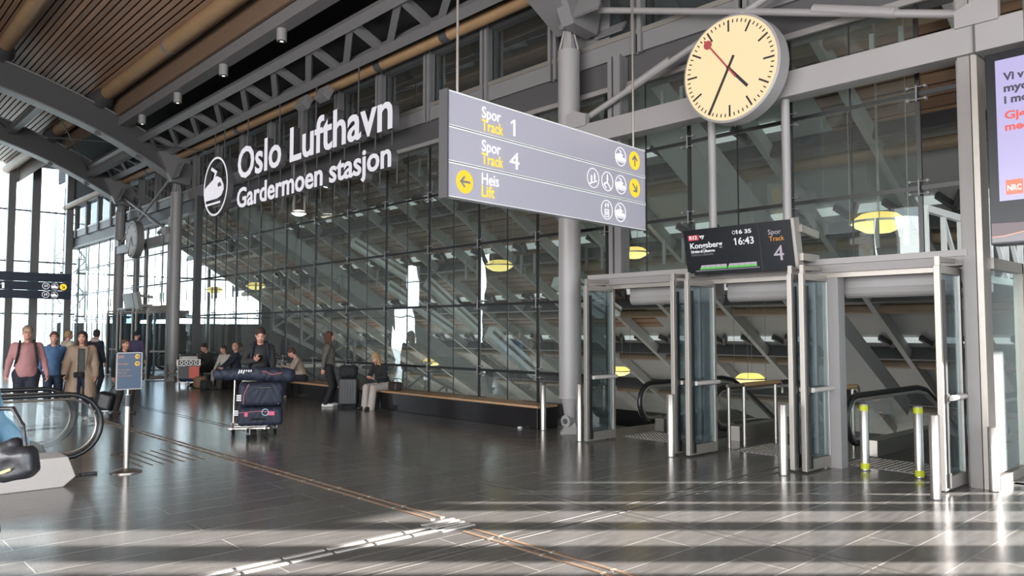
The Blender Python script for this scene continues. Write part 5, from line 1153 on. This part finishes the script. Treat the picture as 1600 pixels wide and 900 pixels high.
g = SDF(.008); pts = [(-.13, 0, .05), (-.12, 0, .20), (-.06, .02, .29), (.02, .02, .29), (.09, 0, .20), (.11, 0, .06)]
for a, c in zip(pts, pts[1:]): g.cap(a, c, .012, .012, .01)
g.mesh('handle', bl, o)
# rider on the right escalator
mE = person((13.35, 3.72, -.95), (-.9, .42), 1.75, 'rider on the right escalator holding up a phone, half hidden by the jamb', fab('denim_jacket', c_(70, 84, 104)), dkjean, shoe_k, h_db, hands={-1: (-.2, .2, 1.0), 1: (.05, .40, 1.22, (1, -.3, -.8), (-.3, .8, .5))})
phone(mE, 1, 'black phone held up by the rider on the right escalator')
# ---------------------------------------------------------------- luggage
def rbox(o, nm, c, h, rd, m, wob=.0, vox=.013, rot=None): g = SDF(vox); g.box(c, h, rot, rd, .01); return g.mesh(nm, m, o, wob=wob)
hs = mat('black_hard_case', (.02, .02, .022), .4, noise=.2, scale=10)
o = thing('suitcase', 'large black upright suitcase standing between the woman and the bench', 'suitcase', (9.02, 14.98, 0), math.atan2(RV.y, RV.x))
rbox(o, 'shell', (0, 0, .35), (.21, .15, .30), .05, hs); b = MB()
for i in range(7): b.bar((-.165 + i * .055, -.152, .1), (-.165 + i * .055, -.152, .6), .012, .012)
b.build('ribs', hs, o); b = MB()
for sx in (-.16, .16):
    for sy in (-.10, .10): b.cyl((sx - .015, sy, .03), (sx + .015, sy, .03), .03, n=14)
b.build('wheels', M['black'], o); b = MB(); b.tube([(-.07, .05, .64), (-.07, .05, .70), (.07, .05, .70), (.07, .05, .64)], .012, 8); b.build('handle', M['black'], o)
o = thing('travel_bag', 'black soft bag lying on top of the large black suitcase', 'bag', (9.02, 14.98, .65), math.atan2(RV.y, RV.x)); g = SDF(.012); g.box((-.01, 0, .14), (.20, .13, .135), None, .08, .02); g.mesh('bag', blk, o, wob=.004)
g = SDF(.009); pts = [(-.10, -.08, .26), (-.07, -.10, .33), (.06, -.10, .33), (.10, -.08, .26)]
for a, c in zip(pts, pts[1:]): g.cap(a, c, .011, .011, .01)
g.mesh('handle', blk, o); g = SDF(.01); g.cap((-.06, 0, .28), (.08, .02, .29), .02, .018, .01); g.mesh('paper_label', fab('label_grey', c_(150, 146, 140)), o)
pc = gnd(169, 15.9); o = thing('suitcase', 'small black roller case pulled by the boy behind the airline board', 'suitcase', (pc[0], pc[1], 0), math.atan2(RV.y, RV.x) ); RT = rotm('y', .25)
rbox(o, 'shell', (0, 0, .24), (.17, .12, .19), .08, hs, rot=RT); b = MB(); b.tube([(.05, 0, .40), (.22, 0, .66), (.30, 0, .78)], .012, 8); b.build('pull_handle', M['black'], o); b = MB(); b.box(-.17, .12, -.125, -.11, .045, .065); b.build('edge_strip', M['white'], o)
b = MB()
for sx in (-.13, .08): b.cyl((sx, -.1, .03), (sx, -.07, .03), .03, n=12); b.cyl((sx, .07, .03), (sx, .1, .03), .03, n=12)
b.build('wheels', M['black'], o)
def trolley(loc, rz, label, panel=False, W=.24):
    o = thing('luggage_trolley', label, 'trolley', loc, rz); st = M['stainless']
    b = MB()
    for sx in (-W, W): b.tube([(sx, -.42, .14), (sx * .75, .45, .17)], .018, 8)
    for y in (-.3, 0, .3): b.bar((-W + .02, y, .155), (W - .02, y, .155), .03, .02)
    b.build('base_frame', st, o)
    for sx in (-W, W): MB().tube([(sx, -.40, .12), (sx, -.44, .55), (sx, -.50, .98)], .018, 8).build('upright', st, o, smooth=True)
    MB().cyl((-W - .03, -.50, .98), (W + .03, -.50, .98), .02, n=10).build('handle', M['black'], o, smooth=True)
    b = MB(); b.box(-.22, .22, -.46, -.455, .78, .93); b.box(-.22, .22, -.46, -.28, .775, .785); b.build('basket', M['alu'], o)
    for (wx, wy) in ((-W, -.38), (W, -.38), (0, .40)):
        w = MB(); w.cyl((wx - .02, wy, .085), (wx + .02, wy, .085), .085, n=20); w.build('wheel', M['black'], o, smooth=True); MB().box(wx - .03, wx + .03, wy - .015, wy + .015, .07, .17).build('fork', st, o)
    if panel:
        f = MB(); f.box(-.30, .30, .40, .43, .28, .64); f.build('advert_board', M['steel_dark'], o); MB().box(-.29, -.02, .43, .434, .29, .63).build('advert_red_half', mat('advert_red', c_(196, 84, 64), .5), o)
        pl = MB().box(-.33, .33, .38, .43, .66, .84).build('top_plate', M['alu'], o); MB().box(-.27, .27, .43, .434, .685, .815).build('plate_black', M['blackmatte'], pl)
        b = MB()
        for i in range(4): b.ring(V(.19 - i * .127, .436, .75), V(-1, 0, 0), UZ, .03, .052, .002, 24)
        b.build('ring_symbols', M['white'], pl); b = MB()
        for sx in (-.28, .28): b.tube([(sx, .42, .84), (sx, .42, .2), (sx, .42, .14)], .014, 8)
        b.build('front_posts', M['alu'], o); MB().tube([(-.30, .40, .84), (-.25, .40, .95), (.25, .40, .95), (.30, .40, .84)], .018, 8).build('front_bar', M['blackmatte'], o, smooth=True)
    return o
L1 = (5.45, 12.0); f1 = cf(L1, 0); rz1 = math.atan2(-f1[0], f1[1])
trolley((L1[0], L1[1], 0), rz1 - .12, 'luggage trolley stacked with navy bags in the middle of the hall', False, .33)
nb = fab('navy_bag', c_(32, 38, 58), .7); pk = mat('pink_piping', c_(170, 96, 100), .6); wl = mat('bag_white_print', (.6, .6, .6), .6); tagp = mat('pink_tag', c_(200, 80, 110), .5)
zr1 = rz1
def bagthing(nm, label, z, c): o = thing(nm, label, 'bag', (L1[0], L1[1], z), rz1); return o
o = bagthing('duffel_bag', 'lower navy bag with pink tags on the loaded luggage trolley', .18, 0); g = SDF(.013); g.box((-.13, .05, .15), (.34, .26, .145), None, .07, .01); g.mesh('bag', nb, o, wob=.004)
b = MB(); b.tube([(-.30, .312, .22), (-.1, .315, .24), (.2, .312, .22)], .006, 6); b.build('piping', pk, o); b = MB(); b.box(-.34, -.24, .31, .318, .17, .23); b.box(.06, .11, .31, .318, .16, .22); b.build('tags', tagp, o)
b = MB(); b.tube([(-.2, .30, .12), (-.2, .335, .12), (0, .335, .12), (0, .30, .12)], .014, 8); b.build('handle', M['black'], o); b = MB()
for i in range(3): b.box(.2, .27, .31, .316, .18 + i * .03, .20 + i * .03)
b.build('white_print', wl, o); b = MB(); b.ring(V(-.2, .325, .22), V(-1, 0, 0), UZ, .045, .055, .012, 20); b.build('label_ring', mat('pale_blue_label', c_(150, 180, 200), .5), o)
o = bagthing('duffel_bag', 'middle navy bag stacked on the loaded luggage trolley', .485, 0); g = SDF(.013); g.box((-.14, .05, .19), (.34, .25, .185), None, .08, .01); g.mesh('bag', nb, o, wob=.004)
b = MB(); b.tube([(.13, .30, .05), (.12, .305, .2), (.05, .29, .36)], .006, 6); b.tube([(-.40, .29, .03), (-.41, .28, .33)], .006, 6); b.build('piping', pk, o); b = MB(); b.tube([(-.28, .28, .28), (-.28, .32, .30), (-.10, .32, .30), (-.10, .28, .28)], .014, 8); b.build('handle', M['black'], o)
b = MB()
for i in range(3): b.box(.16, .23, .295, .301, .1 + i * .035, .125 + i * .035)
b.build('white_print', wl, o)
o = bagthing('golf_bag', 'long navy travel bag lying across the top of the loaded trolley', .89, 0); g = SDF(.013); g.cap((.52, 0, .10), (-.10, .03, .10), .085, .11, .03).cap((-.10, .03, .10), (-.55, .05, .07), .11, .12, .03); g.mesh('bag', nb, o, wob=.005)
b = MB(); b.tube([(.02, .10, .15), (-.2, .14, .14), (-.3, .165, .09), (-.45, .165, .12)], .006, 6); b.build('piping', pk, o); b = MB()
for i in range(6): b.bar((.21 - i * .035, .113, .11 + (i % 2) * .01), (.19 - i * .035, .118, .17), .02, .006, (0, 1, .2))
b.build('white_print', wl, o); b = MB(); b.lathe([(.122, -.01), (.124, .01)], (0, 0, 0), 20, 'x'); b.build('end_band', blk2, o, xf=Matrix.Translation((-.46, .045, .075)))
L2 = (8.72, 23.6); f2 = cf(L2, 0); trolley((L2[0], L2[1], 0), math.atan2(-f2[0], f2[1]), 'luggage trolley with an advert board standing by the far end of the bench', True)
o = thing('travel_bag', 'dark blue bag lying on the trolley with the advert board', 'bag', (L2[0], L2[1], .17), math.atan2(-f2[0], f2[1])); g = SDF(.015); g.box((.02, .02, .14), (.24, .30, .13), None, .08, .01); g.mesh('bag', fab('blue_bag', c_(38, 50, 84)), o, wob=.004)
g = SDF(.011); g.cap((-.1, .1, .27), (.1, .1, .27), .012, .012, .01).cap((-.1, .1, .27), (-.12, .1, .2), .012, .012, .01).cap((.1, .1, .27), (.12, .1, .2), .012, .012, .01); g.mesh('handle', blk, o)
o = thing('travel_bag', 'beige and brown bag on the floor before the seated woman in white', 'bag', (8.86, 23.05, 0)); g = SDF(.013); g.box((0, 0, .17), (.15, .2, .165), None, .08, .02); g.mesh('bag', fab('beige_bag', c_(150, 120, 92)), o, wob=.005); g = SDF(.011); g.cap((0, -.1, .33), (0, 0, .42), .012, .012, .01).cap((0, .1, .33), (0, 0, .42), .012, .012, .01); g.mesh('handle', fab('brown_strap', c_(90, 66, 50)), o)
o = thing('travel_bag', 'small dark bag on the floor before the bald man', 'bag', (8.83, 22.5, 0)); g = SDF(.013); g.box((0, 0, .13), (.13, .16, .125), None, .06, .02); g.mesh('bag', blk2, o, wob=.004); g = SDF(.011); g.cap((0, -.08, .25), (0, 0, .32), .011, .011, .01).cap((0, .08, .25), (0, 0, .32), .011, .011, .01); g.mesh('handle', blk, o)
# small litter by the bench end
o = thing('crumpled_paper', 'scrap of crumpled paper on the floor at the near end of the bench', 'litter', (9.25, 9.75, 0)); g = SDF(.006); g.ell((0, 0, .015), (.05, .035, .018), None, .01).ell((.05, .03, .012), (.03, .025, .014), None, .01); g.mesh('paper', M['white'], o, wob=.003)
# two black floor blocks beside the sign stand
for i, (x, l) in enumerate(((2.60, 'flat black floor block left of the sign stand base, next to it'), (2.40, 'flat black floor block left of the sign stand base, outer one'))):
    o = thing('floor_block', l, 'floor block', (x, 10.08, 0)); MB().box(-.09, .09, -.03, .03, 0, .025).build('block', M['black'], o, bevel=.005)
